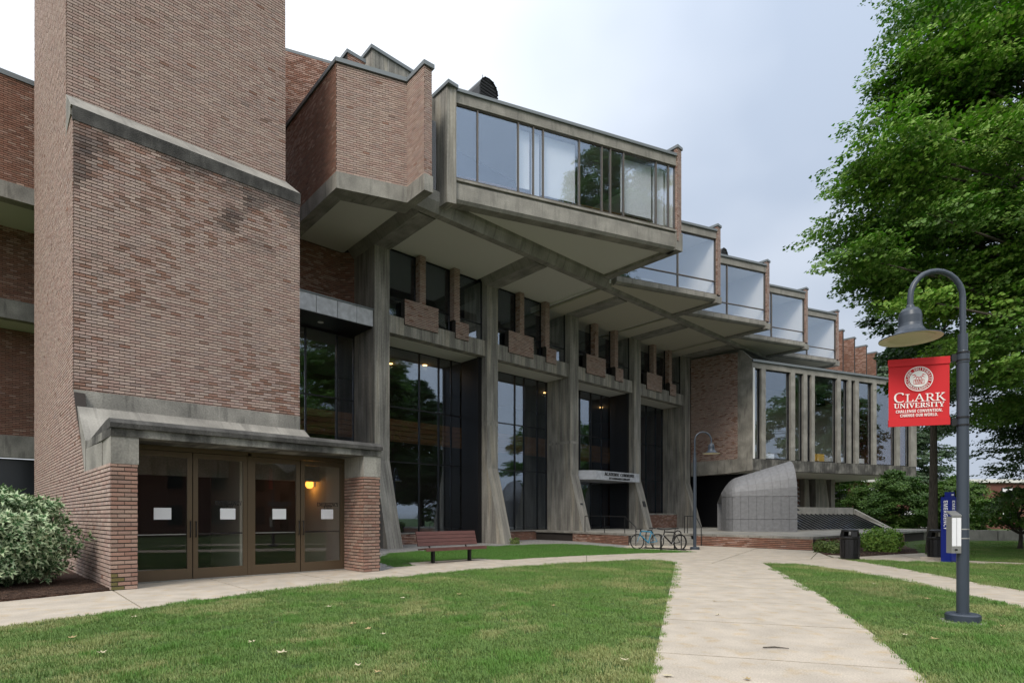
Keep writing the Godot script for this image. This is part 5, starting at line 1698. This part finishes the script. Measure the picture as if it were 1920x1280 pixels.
func build_site() -> void:
	var sg := mat("skyglass", 0.30, 0.33, 0.36, 0.16)
	sg.metallic = 1.0
	var l1 := W(10.2, 0, 1.58)
	lamp_post("tall slate-blue lamp post carrying the red banner on the near lawn", l1, -RT, 1.0, "slate-blue lamp posts")
	build_banner(l1)
	build_ash_box(l1)
	lamp_post("slate-blue lamp post beside the bicycles, with no banner", W(23.47, 0, 13.26), RT, 1.07, "slate-blue lamp posts")
	build_bench()
	bin("black litter bin with a domed lid by the round green bush", W(22.2, 0, 6.58), 1.0, false)
	bin("black litter bin on a small plinth beside the blue call post", W(24.5, 0, 4.5), 0.98, true)
	build_phone()
	bicycle("blue road bicycle with drop handlebars leaning at the rack", W(22.3, 0.004, 15.0), PI + 0.45, M.bike_blue, 0.0, true)
	bicycle("black bicycle with flat handlebars and its front wheel turned", W(22.25, 0.004, 13.75), PI + 0.35, M.black_metal, 0.9, false)
	build_rack()
	build_hood()
	build_skylight()
	build_dormitory()
	var g := thing("globe_lamp", "small lit globe wall lamp behind the last emergency door", "lamp")
	var gb := MB.new()
	gb.lathe(W(7.30, 2.50, 17.3), [Vector2(0, -0.13), Vector2(0.07, -0.115), Vector2(0.115, -0.06), Vector2(0.13, 0), Vector2(0.115, 0.06), Vector2(0.07, 0.115), Vector2(0, 0.13)], 20)
	put(gb, "globe", M.warm_globe, g)
	boxpart("wall_plate", M.paper, g, 7.38, 7.449, 2.44, 2.66, 17.2, 17.4)
	var ol := OmniLight3D.new()
	ol.name = "globe_glow"
	ol.light_color = Color(1.0, 0.68, 0.32)
	ol.light_energy = 0.1
	ol.light_size = 0.12
	ol.omni_range = 8
	ol.omni_attenuation = 2
	ol.shadow_enabled = true
	ol.position = W(7.30, 2.5, 17.3)
	add_child(ol)
	house("brick house with a dark gabled roof across the lawn, mirrored in the tall windows", W(37, 0, -33), 0.0, 12, 10, 6.0, 10.5)
	house("brick house with a steep dark roof opposite the emergency doors", W(12, 0, -25), 0.0, 13, 10, 5.5, 10.0)
	house("wide brick house with a dark roof, added out of view to keep the sky out of the last emergency door", W(27, 0, -27), 0.0, 14, 10, 5.5, 9.5)  # added unseen so the door glass mirrors a wall instead of bright sky
	var tw := MB.new()
	var tq := W(6.55, 0.014, 2.7)
	tw.tube([tq - RT * 0.14, tq + FW * 0.02, tq + RT * 0.13 - FW * 0.05], [0.007, 0.009, 0.004], 6)
	tag(put(tw, "twig", M.bark), "short brown twig lying across the near path", "twig")
	# dry leaves on lawn and path
	var spots := [2.64, 5.1, 2.66, 4.75, 2.29, 6.14, 3.6, 7.13, 4.01, 8.73, 3.58, 6.66, 3.56, 6.24, 6.75, 6.35, 2.22, 6.88, 6.44, 8.48, 5.41, 8.78, 9.63, 7.02, 4.73, 3.45, 17.99, 4.22, 14.05, 3.69, 12.19, 2.38, 14.59, 2.94, 8.27, 1.55, 8.26, 1.84, 9.87, 1.11, 1.51, 9.75, 0.7, 8.59, 0.86, 7.42]
	var onpath := [9.35, 4.9, 4.66, 2.91, 5.1, 2.35, 8.1, 4.2]
	for i in spots.size() / 2 + onpath.size() / 2:
		var pth := i >= spots.size() / 2
		var p: Vector3
		if pth:
			var j := i - spots.size() / 2
			p = W(onpath[j * 2], 0.008, onpath[j * 2 + 1])
		else:
			p = W(spots[i * 2], 0.042, spots[i * 2 + 1])
		var m := MB.new()
		var an := rng.randf() * TAU
		var sz := rng.randf_range(0.038, 0.068)
		var c := p + Vector3(0, 0.008, 0)
		var lobes := []
		for q in 10:
			var a := an + TAU * q / 10
			var r := sz * (rng.randf_range(0.7, 1.15) if q % 2 == 0 else rng.randf_range(0.35, 0.62))
			lobes.append(p + Vector3(cos(a) * r, 0.006 + 0.022 * rng.randf() * (1 if q % 2 == 0 else 0), sin(a) * r))
		for q in 10:
			m.tri(c, lobes[q], lobes[(q + 1) % 10], Vector3.UP)
		var lm: StandardMaterial3D = [M.dry_leaf, M.dry_leaf2][i % 2]
		var o := put(m, "fallen_leaf", lm)
		if pth: tag(o, "dry yellowish leaf fallen on the concrete path", "leaf", "leaves on the path")
		else: tag(o, "pale dry leaf lying on the lawn grass", "leaf", "leaves on the lawn")

# ---------------------------------------------------------------- plants
func leaf_spray(n: int, size: float, spread: float, seed_: int) -> ArrayMesh:
	var r := RandomNumberGenerator.new(); r.seed = seed_
	var m := MB.new()
	m.use_c = true
	for i in n:
		var t := (i + 0.5) / n
		var side := -1.0 if i % 2 else 1.0
		var base := Vector3(t * spread + r.randf_range(-0.05, 0.05), -0.10 * t * t * spread + r.randf_range(-0.07, 0.07), side * spread * r.randf_range(0.04, 0.42) * (1.1 - t * 0.5))
		var dir := Vector3(r.randf_range(0.2, 1.0), r.randf_range(-0.75, 0.05), side * r.randf_range(0.0, 0.9)).normalized()
		var nn := (Vector3.UP + Vector3(r.randf_range(-0.6, 0.6), 0, r.randf_range(-0.6, 0.6))).normalized()
		var sd := dir.cross(nn).normalized()
		nn = sd.cross(dir).normalized()
		var s := size * r.randf_range(0.7, 1.25)
		var b := r.randf_range(0.75, 1.25)
		m.col = Color(b * r.randf_range(0.85, 1.2), b, b * 0.9)
		var fold := -0.14 * s
		var tip := base + dir * s
		var l1 := base + dir * s * 0.34 + sd * s * 0.52 + nn * fold
		var l2 := base + dir * s * 0.72 + sd * s * 0.27 + nn * fold * 0.6
		var r1 := base + dir * s * 0.34 - sd * s * 0.52 + nn * fold
		var r2 := base + dir * s * 0.72 - sd * s * 0.27 + nn * fold * 0.6
		m.tri(base, l1, l2, nn); m.tri(base, l2, tip, nn)
		m.tri(base, r2, r1, nn); m.tri(base, tip, r2, nn)
	return m.mesh()

func multi(parent: Node, called: String, mesh_: Mesh, mt: Material, xs: Array, cols: Array) -> MultiMeshInstance3D:
	var mm := MultiMesh.new()
	mm.transform_format = MultiMesh.TRANSFORM_3D
	mm.use_colors = true
	mm.mesh = mesh_
	mm.instance_count = xs.size()
	for i in xs.size():
		mm.set_instance_transform(i, xs[i])
		mm.set_instance_color(i, cols[i])
	var o := MultiMeshInstance3D.new()
	o.name = called
	o.multimesh = mm
	o.material_override = mt
	parent.add_child(o, true)
	return o

func radius_at(prof: Array, h: float) -> float:
	for i in prof.size() - 1:
		var a: Vector2 = prof[i]; var b: Vector2 = prof[i + 1]
		if h >= a.x and h <= b.x:
			return lerpf(a.y, b.y, (h - a.x) / (b.x - a.x))
	return 0.0

# prof: [Vector2(height, crown radius)] from low to high
func tree(called: String, label: String, at: Vector3, prof: Array, trunk_r: float, o := {}) -> void:
	var t := thing(called, label, "tree", o.get("group", "trees on the lawn"))
	var r := RandomNumberGenerator.new(); r.seed = o.get("seed", 3)
	var nb: int = o.get("boughs", 150)
	var per: int = o.get("sprays", 70)
	var lean: Vector3 = o.get("lean", Vector3.ZERO)
	var hi: float = prof[prof.size() - 1].x
	var lo: float = prof[0].x
	var size: float = o.get("leaf", 0.13)
	var spread: float = o.get("spread", 0.6)
	var flat: float = o.get("flat", 0.42)
	var big: float = o.get("clump", 1.5)
	var wood := MB.new()
	var tp := []
	var tr := []
	for i in 9:
		var f := i / 8.0
		tp.append(at + Vector3(sin(f * 4.0) * 0.25 * f, f * hi * 0.86 - 0.1, cos(f * 3.0) * 0.2 * f) + lean * f)
		tr.append(lerpf(trunk_r * 1.12, trunk_r * 0.16, pow(f, 0.85)))
	tr[0] = trunk_r * 1.45
	wood.tube(tp, tr, 12)
	put(wood, "trunk", M.bark, t)
	var limb := MB.new()
	var xs := []
	var cols := []
	var g0: Color = o.get("dark", Color(0.05, 0.115, 0.018))
	var g1: Color = o.get("light", Color(0.125, 0.24, 0.036))
	var tips := []
	for b in nb:
		var f := pow((b + r.randf()) / nb, 0.92)
		var h := lerpf(lo, hi, f)
		var rad := radius_at(prof, h)
		var an := b * 2.39996 + r.randf_range(-0.35, 0.35)
		var out := Vector3(cos(an), 0, sin(an))
		var reach: float = rad * (r.randf_range(0.80, 1.04) if r.randf() < 0.66 else r.randf_range(0.30, 0.8))
		tips.append([at + out * reach + Vector3(0, h - 0.10 * reach, 0) + lean * f, f, h, rad, reach, out])
	var ex: Array = o.get("tips", [])
	for i in range(0, ex.size(), 3):
		var q := W(ex[i], ex[i + 1], ex[i + 2])
		var out := Vector3(q.x - at.x, 0, q.z - at.z)
		tips.append([q, clampf(q.y / hi, 0, 1), q.y, 4.2, out.length(), out.normalized()])
	for e in tips:
		var tip: Vector3 = e[0]
		var f: float = e[1]
		var h: float = e[2]
		var rad: float = e[3]
		var reach: float = e[4]
		var out: Vector3 = e[5]
		var hs := maxf(h - 0.25 * reach - 0.6, lo * 0.55)
		var fs := clampf(hs / (hi * 0.86), 0, 1)
		var st := at + Vector3(sin(fs * 4.0) * 0.25 * fs, hs, cos(fs * 3.0) * 0.2 * fs) + lean * fs
		var mid := st.lerp(tip, 0.55) + Vector3(0, 0.10 * reach, 0) + Vector3(r.randf_range(-0.3, 0.3), 0, r.randf_range(-0.3, 0.3))
		limb.tube([st, mid, tip], [trunk_r * 0.26 * (1.0 - 0.6 * f) + 0.012, trunk_r * 0.10 + 0.008, 0.010], 5, false)
		var cs: float = big * r.randf_range(0.65, 1.25) * clampf(rad / 4.0, 0.45, 1.15)
		var shade := r.randf()
		var cnt := int(per * r.randf_range(0.6, 1.3) * clampf(cs / big, 0.4, 1.3))
		for k in cnt:
			var q := Vector3(r.randfn(), r.randfn(), r.randfn())
			q = q.normalized() * pow(r.randf(), 0.42)
			var sidev := Vector3(-out.z, 0, out.x)
			var pp := tip + out * (q.x * cs * 1.15 - cs * 0.45) + sidev * (q.z * cs) + Vector3(0, q.y * cs * flat - 0.16 * q.x * q.x * cs, 0)
			var yaw := atan2(-out.z, out.x) + q.z * 0.9 + r.randf_range(-0.8, 0.8)
			var bs := Basis(Vector3.UP, yaw) * Basis(Vector3(0, 0, 1), r.randf_range(-0.55, 0.15)) * Basis(Vector3(1, 0, 0), r.randf_range(-0.35, 0.35))
			xs.append(Transform3D(bs.scaled(Vector3.ONE * r.randf_range(0.8, 1.2)), pp - bs.x * spread * 0.5))
			cols.append(g0.lerp(g1, clampf(shade * 0.75 + r.randf() * 0.45 - 0.05, 0, 1)))
	put(limb, "limbs", M.bark, t).set_meta("kind", "stuff")
	multi(t, "crown", leaf_spray(o.get("leaves", 14), size, spread, o.get("seed", 3)), M.leaf, xs, cols).set_meta("kind", "stuff")

func edged_leaf_whorl(n: int, size: float) -> ArrayMesh:
	var r := RandomNumberGenerator.new(); r.seed = 77
	var m := MB.new()
	m.use_c = true
	for i in n:
		var an := TAU * i / n + r.randf_range(-0.3, 0.3)
		var el := r.randf_range(-0.35, 0.75) if i > 1 else 1.0
		var dir := Vector3(cos(an) * cos(el), sin(el), sin(an) * cos(el))
		var sd := dir.cross(Vector3.UP)
		if sd.length() < 0.1: sd = Vector3.RIGHT
		sd = sd.normalized()
		var nn := sd.cross(dir).normalized()
		var s := size * r.randf_range(0.75, 1.15)
		var base := dir * 0.02
		for lay in 3:
			var w := s * (0.165 if lay == 0 else 0.122)
			var l := s * (1.0 if lay == 0 else 0.86)
			var z: Vector3 = nn * float([0.0, 0.0025, -0.0025][lay])
			m.col = Color(0.44, 0.52, 0.34) if lay == 0 else Color(0.06, 0.15, 0.05) * r.randf_range(0.8, 1.2)
			var b0 := base + z
			var tip := base + dir * l - nn * s * 0.16 + z
			var a1 := base + dir * l * 0.40 + sd * w + nn * s * 0.05 + z
			var a2 := base + dir * l * 0.40 - sd * w + nn * s * 0.05 + z
			var md := base + dir * l * 0.45 + nn * s * 0.015 + z
			m.tri(b0, a1, md, nn); m.tri(a1, tip, md, nn); m.tri(b0, md, a2, nn); m.tri(md, tip, a2, nn)
	return m.mesh()

func shrub(called: String, label: String, at: Vector3, size: Vector3, n: int, mesh_: Mesh, mt: Material, c0: Color, c1: Color, seed_: int, group := "") -> void:
	var t := thing(called, label, "shrub", group)
	var r := RandomNumberGenerator.new(); r.seed = seed_
	var st := MB.new()
	for i in 9:
		var a := TAU * i / 9 + r.randf()
		st.tube([at + Vector3(cos(a) * 0.1, -0.05, sin(a) * 0.1), at + Vector3(cos(a) * size.x * 0.35, size.y * 0.4, sin(a) * size.z * 0.35), at + Vector3(cos(a) * size.x * 0.6, size.y * 0.8, sin(a) * size.z * 0.6)], [0.022, 0.014, 0.006], 5)
	put(st, "stems", M.bark, t).set_meta("kind", "stuff")
	var lumps := FastNoiseLite.new(); lumps.seed = seed_; lumps.frequency = 0.9
	var xs := []; var cols := []
	for i in n:
		var d := Vector3(r.randfn(), r.randfn(), r.randfn()).normalized()
		var k := 1.0 + 0.36 * lumps.get_noise_3dv(d * 2.2)
		var rr := k * pow(r.randf(), 0.22) * (1.12 if r.randf() < 0.03 else 1.0)
		# a rounded block rather than a ball
		var e := Vector3(signf(d.x) * pow(absf(d.x), 0.75), signf(d.y) * pow(absf(d.y), 0.75), signf(d.z) * pow(absf(d.z), 0.75))
		var p := at + Vector3(e.x * size.x * rr, size.y * 0.5 + e.y * size.y * 0.5 * rr, e.z * size.z * rr)
		if p.y < 0.06: continue
		var ax := (d + Vector3(0, 0.5, 0) + Vector3(r.randfn(), r.randfn(), r.randfn()) * 0.3).normalized()
		var q := Quaternion(Vector3.UP, ax)
		xs.append(Transform3D((Basis(q) * Basis(Vector3.UP, r.randf() * TAU)).scaled(Vector3.ONE * r.randf_range(0.7, 1.25)), p))
		cols.append(c0.lerp(c1, r.randf()))
	multi(t, "foliage", mesh_, mt, xs, cols).set_meta("kind", "stuff")

func grass_tuft(n: int, rad: float, h: float, seed_: int) -> ArrayMesh:
	var r := RandomNumberGenerator.new(); r.seed = seed_
	var m := MB.new()
	m.use_c = true
	for i in n:
		var a := r.randf() * TAU
		var q := Vector3(cos(a), 0, sin(a)) * rad * sqrt(r.randf())
		var b := r.randf() * TAU
		var ld := Vector3(cos(b), 0, sin(b)) * h * r.randf_range(0.15, 0.9)
		var hh := h * r.randf_range(0.55, 1.15)
		var s := Vector3(-sin(b + 0.6), 0, cos(b + 0.6)) * r.randf_range(0.0022, 0.0042)
		var k := r.randf_range(0.7, 1.3)
		m.col = Color(k * r.randf_range(0.9, 1.25), k, k * 0.9)
		var top := q + ld + Vector3(0, hh, 0)
		var mid := q + ld * 0.35 + Vector3(0, hh * 0.6, 0)
		m.tri(q - s, q + s, mid + s * 0.8, Vector3.UP + ld.cross(s))
		m.tri(q - s, mid + s * 0.8, mid - s * 0.8, Vector3.UP)
		m.tri(mid - s * 0.8, mid + s * 0.8, top, Vector3.UP)
	return m.mesh()

func build_grass() -> void:
	var near := grass_tuft(46, 0.11, 0.048, 1)
	var far := grass_tuft(90, 0.24, 0.052, 2)
	var r := RandomNumberGenerator.new(); r.seed = 11
	var patch := FastNoiseLite.new(); patch.seed = 4; patch.frequency = 0.45; patch.fractal_octaves = 4
	var fine := FastNoiseLite.new(); fine.seed = 8; fine.frequency = 1.9; fine.fractal_octaves = 3
	var labs := {"front": "mown green lawn with dry patches in front of the emergency doors", "bench": "smooth green lawn behind the bench", "lamp": "triangular lawn at the foot of the near lamp post", "phone": "lawn strip before the blue call post", "far": "shaded lawn under the far trees"}
	for key in LAWNS:
		var poly := PackedVector2Array(LAWNS[key])
		var lo := Vector2(1e9, 1e9); var hi := Vector2(-1e9, -1e9)
		for q in poly: lo = lo.min(q); hi = hi.max(q)
		lo = lo.max(Vector2(-6, -6)); hi = hi.min(Vector2(44, 24))
		var xs := []; var cols := []; var xf := []; var cf := []
		var cell := 0.5
		var i := lo.x
		while i < hi.x:
			var j := lo.y
			while j < hi.y:
				var c := Vector2(i + 0.25, j + 0.25)
				var d := c.x * 0.677 + c.y * 0.736
				var a := (c.x * 0.736 - c.y * 0.677) / maxf(d, 0.1)
				if d > 3.0 and absf(a) < 1.12 and d < 40:
					var dens := 130.0 if d < 7.5 else (90.0 if d < 11 else (34.0 if d < 17 else (22.0 if d < 26 else 11.0)))
					var cnt := dens * cell * cell
					var ni := int(cnt) + (1 if r.randf() < cnt - int(cnt) else 0)
					for k in ni:
						var p := Vector2(i + r.randf() * cell, j + r.randf() * cell)
						if not Geometry2D.is_point_in_polygon(p, poly): continue
						if key == "bench" and p.x > 9.5 and p.x < 12.9 and p.y > 14.5 and p.y < 15.75: continue
						var dry := smoothstep(0.06, 0.46, patch.get_noise_2dv(p) + 0.45 * fine.get_noise_2dv(p) + r.randf_range(-0.12, 0.12))
						if key == "bench": dry *= 0.25
						if key == "far" or key == "phone": dry *= 0.6
						var col := Color(0.172, 0.275, 0.068).lerp(Color(0.118, 0.212, 0.056), r.randf())
						var lush := smoothstep(0.1, 0.5, fine.get_noise_2dv(p * 0.6 + Vector2(40, 9)))
						col = col.lerp(Color(0.10, 0.255, 0.035), lush * 0.65)
						col = col.lerp(Color(0.42, 0.39, 0.19), dry * 0.55)
						var sc := r.randf_range(0.75, 1.15) * (1.0 + 0.45 * lush)
						if key == "bench": col = Color(0.07, 0.215, 0.028).lerp(col, 0.35)
						var tr := Transform3D(Basis(Vector3.UP, r.randf() * TAU).scaled(Vector3(1, sc, 1)), W(p.x, -0.01, p.y))
						if d < 11: xs.append(tr); cols.append(col)
						else: xf.append(tr); cf.append(col)
				j += cell
			i += cell
		var n: Node3D = thing("grass", labs[key], "grass", "", "stuff")
		if xs.size(): multi(n, "near_blades", near, M.blade, xs, cols).set_meta("kind", "stuff")
		if xf.size(): multi(n, "far_blades", far, M.blade, xf, cf).set_meta("kind", "stuff")

func build_mulch() -> void:
	var r := RandomNumberGenerator.new(); r.seed = 91
	var m := MB.new()
	m.use_c = true
	for i in 26:
		var a := r.randf() * TAU
		var d := Vector3(cos(a), r.randf_range(-0.25, 0.25), sin(a)).normalized()
		var c := Vector3(r.randf_range(-0.1, 0.1), r.randf_range(0.0, 0.02), r.randf_range(-0.1, 0.1))
		var k := r.randf_range(0.6, 1.4)
		m.col = Color(k, k, k)
		m.obox(c, d * r.randf_range(0.012, 0.032), Vector3(0, 0.003, 0), d.cross(Vector3.UP).normalized() * r.randf_range(0.004, 0.009))
	var chips := m.mesh()
	var beds := [V([-2.5, 13.2, 0.1, 13.46, 1.7, 13.96, 1.66, 16.5, -2.5, 15.5]), V([26.5, 9.1, 24.3, 8.05, 24.0, 6.8, 26.3, 6.3, 28.0, 5.85, 31, 6.6])]
	for b in 2:
		var poly := PackedVector2Array(beds[b])
		var lo := Vector2(1e9, 1e9); var hi := Vector2(-1e9, -1e9)
		for q in poly: lo = lo.min(q); hi = hi.max(q)
		var xs := []; var cols := []
		for i in 1500:
			var p := Vector2(r.randf_range(lo.x, hi.x), r.randf_range(lo.y, hi.y))
			if not Geometry2D.is_point_in_polygon(p, poly): continue
			xs.append(Transform3D(Basis(Vector3.UP, r.randf() * TAU), W(p.x, 0.035 if b == 0 else 0.025, p.y)))
			cols.append(Color(0.13, 0.075, 0.05).lerp(Color(0.05, 0.03, 0.022), r.randf()))
		var n := thing("bark_mulch", ["brown bark mulch under the white-edged shrub", "brown bark mulch around the round bush"][b], "mulch", "", "stuff")
		multi(n, "bark_chips", chips, M.blade, xs, cols).set_meta("kind", "stuff")

func build_plants() -> void:
	build_mulch()
	build_grass()
	shrub("variegated_shrub", "white-edged green dogwood shrub against the tower's side wall", W(-0.75, 0, 16.25), Vector3(2.0, 2.08, 1.75), 5200, edged_leaf_whorl(6, 0.15), M.edged_leaf, Color(0.85, 0.95, 0.85), Color(1.1, 1.1, 1.0), 5)
	shrub("round_bush", "round bright green bush in the mulch by the litter bin", W(27.5, 0, 6.95), Vector3(0.66, 0.98, 0.66), 900, leaf_spray(9, 0.075, 0.22, 4), M.leaf, Color(0.15, 0.27, 0.04), Color(0.28, 0.44, 0.07), 6)
	for k in 4:
		shrub("small_shrub", ["low loose shrub by the terrace corner", "low shrub behind the litter bin", "low shrub beside the skylight", "tuft of weeds at the gravel by a column"][k], [W(25.6, 0, 8.5), W(24.9, 0, 7.9), W(30.5, 0, 8.3), W(20.9, 0, 22.5)][k], Vector3(0.35, [0.45, 0.4, 0.5, 0.3][k], 0.35) * (0.5 if k == 3 else 1.0), 160, leaf_spray(8, 0.06, 0.2, 14), M.leaf, Color(0.08, 0.13, 0.03), Color(0.17, 0.22, 0.06), 20 + k)
	var mp := V([4.6, 2.2, 5.8, 3.4, 7.4, 4.0, 8.4, 4.8, 9.4, 5.6, 10.4, 6.6, 12.2, 7.0, 14.5, 6.4, 17, 5.8, 20, 5.8, 24, 5.0, 28, 3.2, 31, 0.4])
	tree("maple_tree", "huge leafy maple whose crown fills the upper right of the view", W(25.2, 0, 0.4), mp, 0.42, {"tips": [19.1, 15.7, 4.0, 20.9, 16.0, 3.8, 19.3, 15.0, 4.4, 20.1, 14.8, 4.9, 20.7, 14.2, 4.4, 17.5, 12.3, 4.6, 17.6, 11.4, 4.3, 21.7, 13.4, 4.5, 18.1, 11.5, 5.0, 18.0, 11.0, 5.0, 21.9, 12.3, 5.1, 18.7, 10.3, 5.5, 19.8, 10.6, 6.3, 19.1, 10.0, 5.2, 20.5, 10.3, 4.7, 17.3, 8.7, 5.2, 19.6, 9.1, 5.4, 21.1, 9.5, 5.2, 19.1, 8.5, 5.4, 20.6, 8.4, 5.0, 20.7, 8.5, 4.6, 18.1, 7.4, 4.0, 21.9, 14.7, 4.0, 21.6, 15.7, 3.4, 20.8, 15.6, 2.7, 18.4, 9.6, 3.6, 22.3, 12.6, 4.1, 20.5, 8.9, 3.9, 22.3, 10.3, 3.4, 22.1, 8.0, 4.3, 22.1, 8.3, 3.5, 23.7, 12.5, 3.1, 21.6, 13.1, 2.4, 23.8, 15.8, 2.4, 21.6, 8.8, 2.7, 24.4, 11.3, 2.5, 22.9, 7.1, 3.6, 19.9, 6.5, 2.6, 20.6, 7.5, 2.1, 20.3, 5.8, 2.8, 24.4, 6.5, 2.6, 21.1, 12.9, 3.1, 21.6, 15.0, 3.6, 19.3, 14.4, 4.1, 21.2, 10.8, 3.4, 21.1, 10.0, 2.9, 21.5, 9.0, 2.3, 20.7, 11.5, 4.2], "boughs": 150, "sprays": 95, "leaf": 0.105, "seed": 12, "clump": 1.35, "flat": 0.32, "leaves": 24, "dark": Color(0.065, 0.15, 0.022), "light": Color(0.225, 0.385, 0.06)})
	tree("slender_tree", "tree with a straight bare trunk behind the red banner", W(27.9, 0, 5.3), V([6.4, 0.6, 7.2, 1.6, 9.0, 2.2, 11.5, 2.2, 14, 1.2, 15, 0.2]), 0.17, {"boughs": 40, "sprays": 70, "seed": 31, "leaf": 0.13, "dark": Color(0.03, 0.075, 0.015), "light": Color(0.07, 0.15, 0.03)})
	tree("shade_tree", "dark spreading tree with low branches right of the lamp post", W(36.5, 0, -2.6), V([3.6, 3.0, 5.0, 5.6, 7.0, 6.6, 10, 6.2, 13, 4.5, 16, 1.5, 17, 0.2]), 0.3, {"tips": [32.4, 7.1, 5.7, 33.7, 7.8, 5.3, 34.9, 7.0, 4.5, 36.9, 7.5, 3.7, 35.1, 5.5, 4.0, 35.6, 4.8, 4.8, 30.9, 4.1, 3.0, 31.7, 5.8, 5.2, 34.2, 8.5, 6.2, 33.6, 6.2, 4.7, 36.4, 3.8, 3.9, 30.8, 7.5, 3.6, 34.2, 5.5, 3.0], "boughs": 130, "sprays": 70, "seed": 41, "dark": Color(0.028, 0.07, 0.014), "light": Color(0.065, 0.14, 0.026)})
	tree("low_tree", "small spreading tree before the brick building, right of the call post", W(34.6, 0, 3.3), V([1.2, 1.2, 1.8, 2.1, 2.3, 1.9, 2.8, 0.5]), 0.09, {"boughs": 34, "sprays": 30, "seed": 51, "clump": 0.8, "leaf": 0.10, "flat": 0.3})
	tree("understory_tree", "bushy tree with forked stems beyond the skylight", W(51.5, 0, 12.2), V([0.7, 1.8, 1.8, 3.0, 3.0, 3.1, 4.2, 2.0, 5.0, 0.4]), 0.16, {"boughs": 70, "sprays": 60, "seed": 61, "clump": 1.1, "light": Color(0.10, 0.19, 0.035), "group": "trees beyond the skylight"})
	tree("understory_tree", "bushy tree between the skylight and the bare trunk", W(52.0, 0, 8.4), V([0.4, 1.6, 1.5, 2.6, 2.6, 2.6, 3.7, 1.6, 4.4, 0.3]), 0.14, {"boughs": 64, "sprays": 60, "seed": 62, "clump": 1.1, "group": "trees beyond the skylight"})
	tree("understory_tree", "bushy tree seen under the raised reading room", W(66, 0, 20.5), V([0.5, 2.2, 2.5, 3.6, 4.5, 3.2, 6.5, 1.2, 7, 0.3]), 0.16, {"boughs": 50, "sprays": 50, "seed": 64, "clump": 1.2, "leaf": 0.16, "group": "trees beyond the skylight"})
	tree("tall_far_tree", "tall pale-leaved tree behind the brick sawtooth wall", W(84, 0, 19.5), V([5, 4.5, 9, 6.5, 14, 6.5, 19, 4.5, 23, 1.2, 24, 0.2]), 0.3, {"boughs": 120, "sprays": 46, "seed": 71, "leaf": 0.24, "spread": 0.9, "clump": 1.7, "dark": Color(0.05, 0.09, 0.05), "light": Color(0.10, 0.16, 0.09), "group": "far trees"})
	# trees across the lawn, seen in the windows
	tree("lawn_tree", "broad tree mirrored in the first tall window", W(33.5, 0, -4.5), V([3.5, 3, 6, 6.2, 10, 7, 14, 5.5, 18, 2.5, 19, 0.3]), 0.35, {"boughs": 110, "sprays": 60, "seed": 81, "leaf": 0.17, "group": "trees mirrored in the windows"})
	tree("lawn_tree", "broad tree mirrored in the reading room windows", W(60, 0, -3.5), V([3, 4, 6, 7, 10, 7.5, 14, 6, 18, 2.5, 19, 0.3]), 0.35, {"boughs": 110, "sprays": 60, "seed": 82, "leaf": 0.18, "group": "trees mirrored in the windows"})

func _ready() -> void:
	rng.seed = 7
	nz.seed = 5; nz.frequency = 0.16; nz.fractal_octaves = 3
	nz2.seed = 9; nz2.frequency = 0.5; nz2.fractal_octaves = 4
	setup_view()
	make_materials()
	build_ground()
	build_library()
	build_site()
	build_plants()
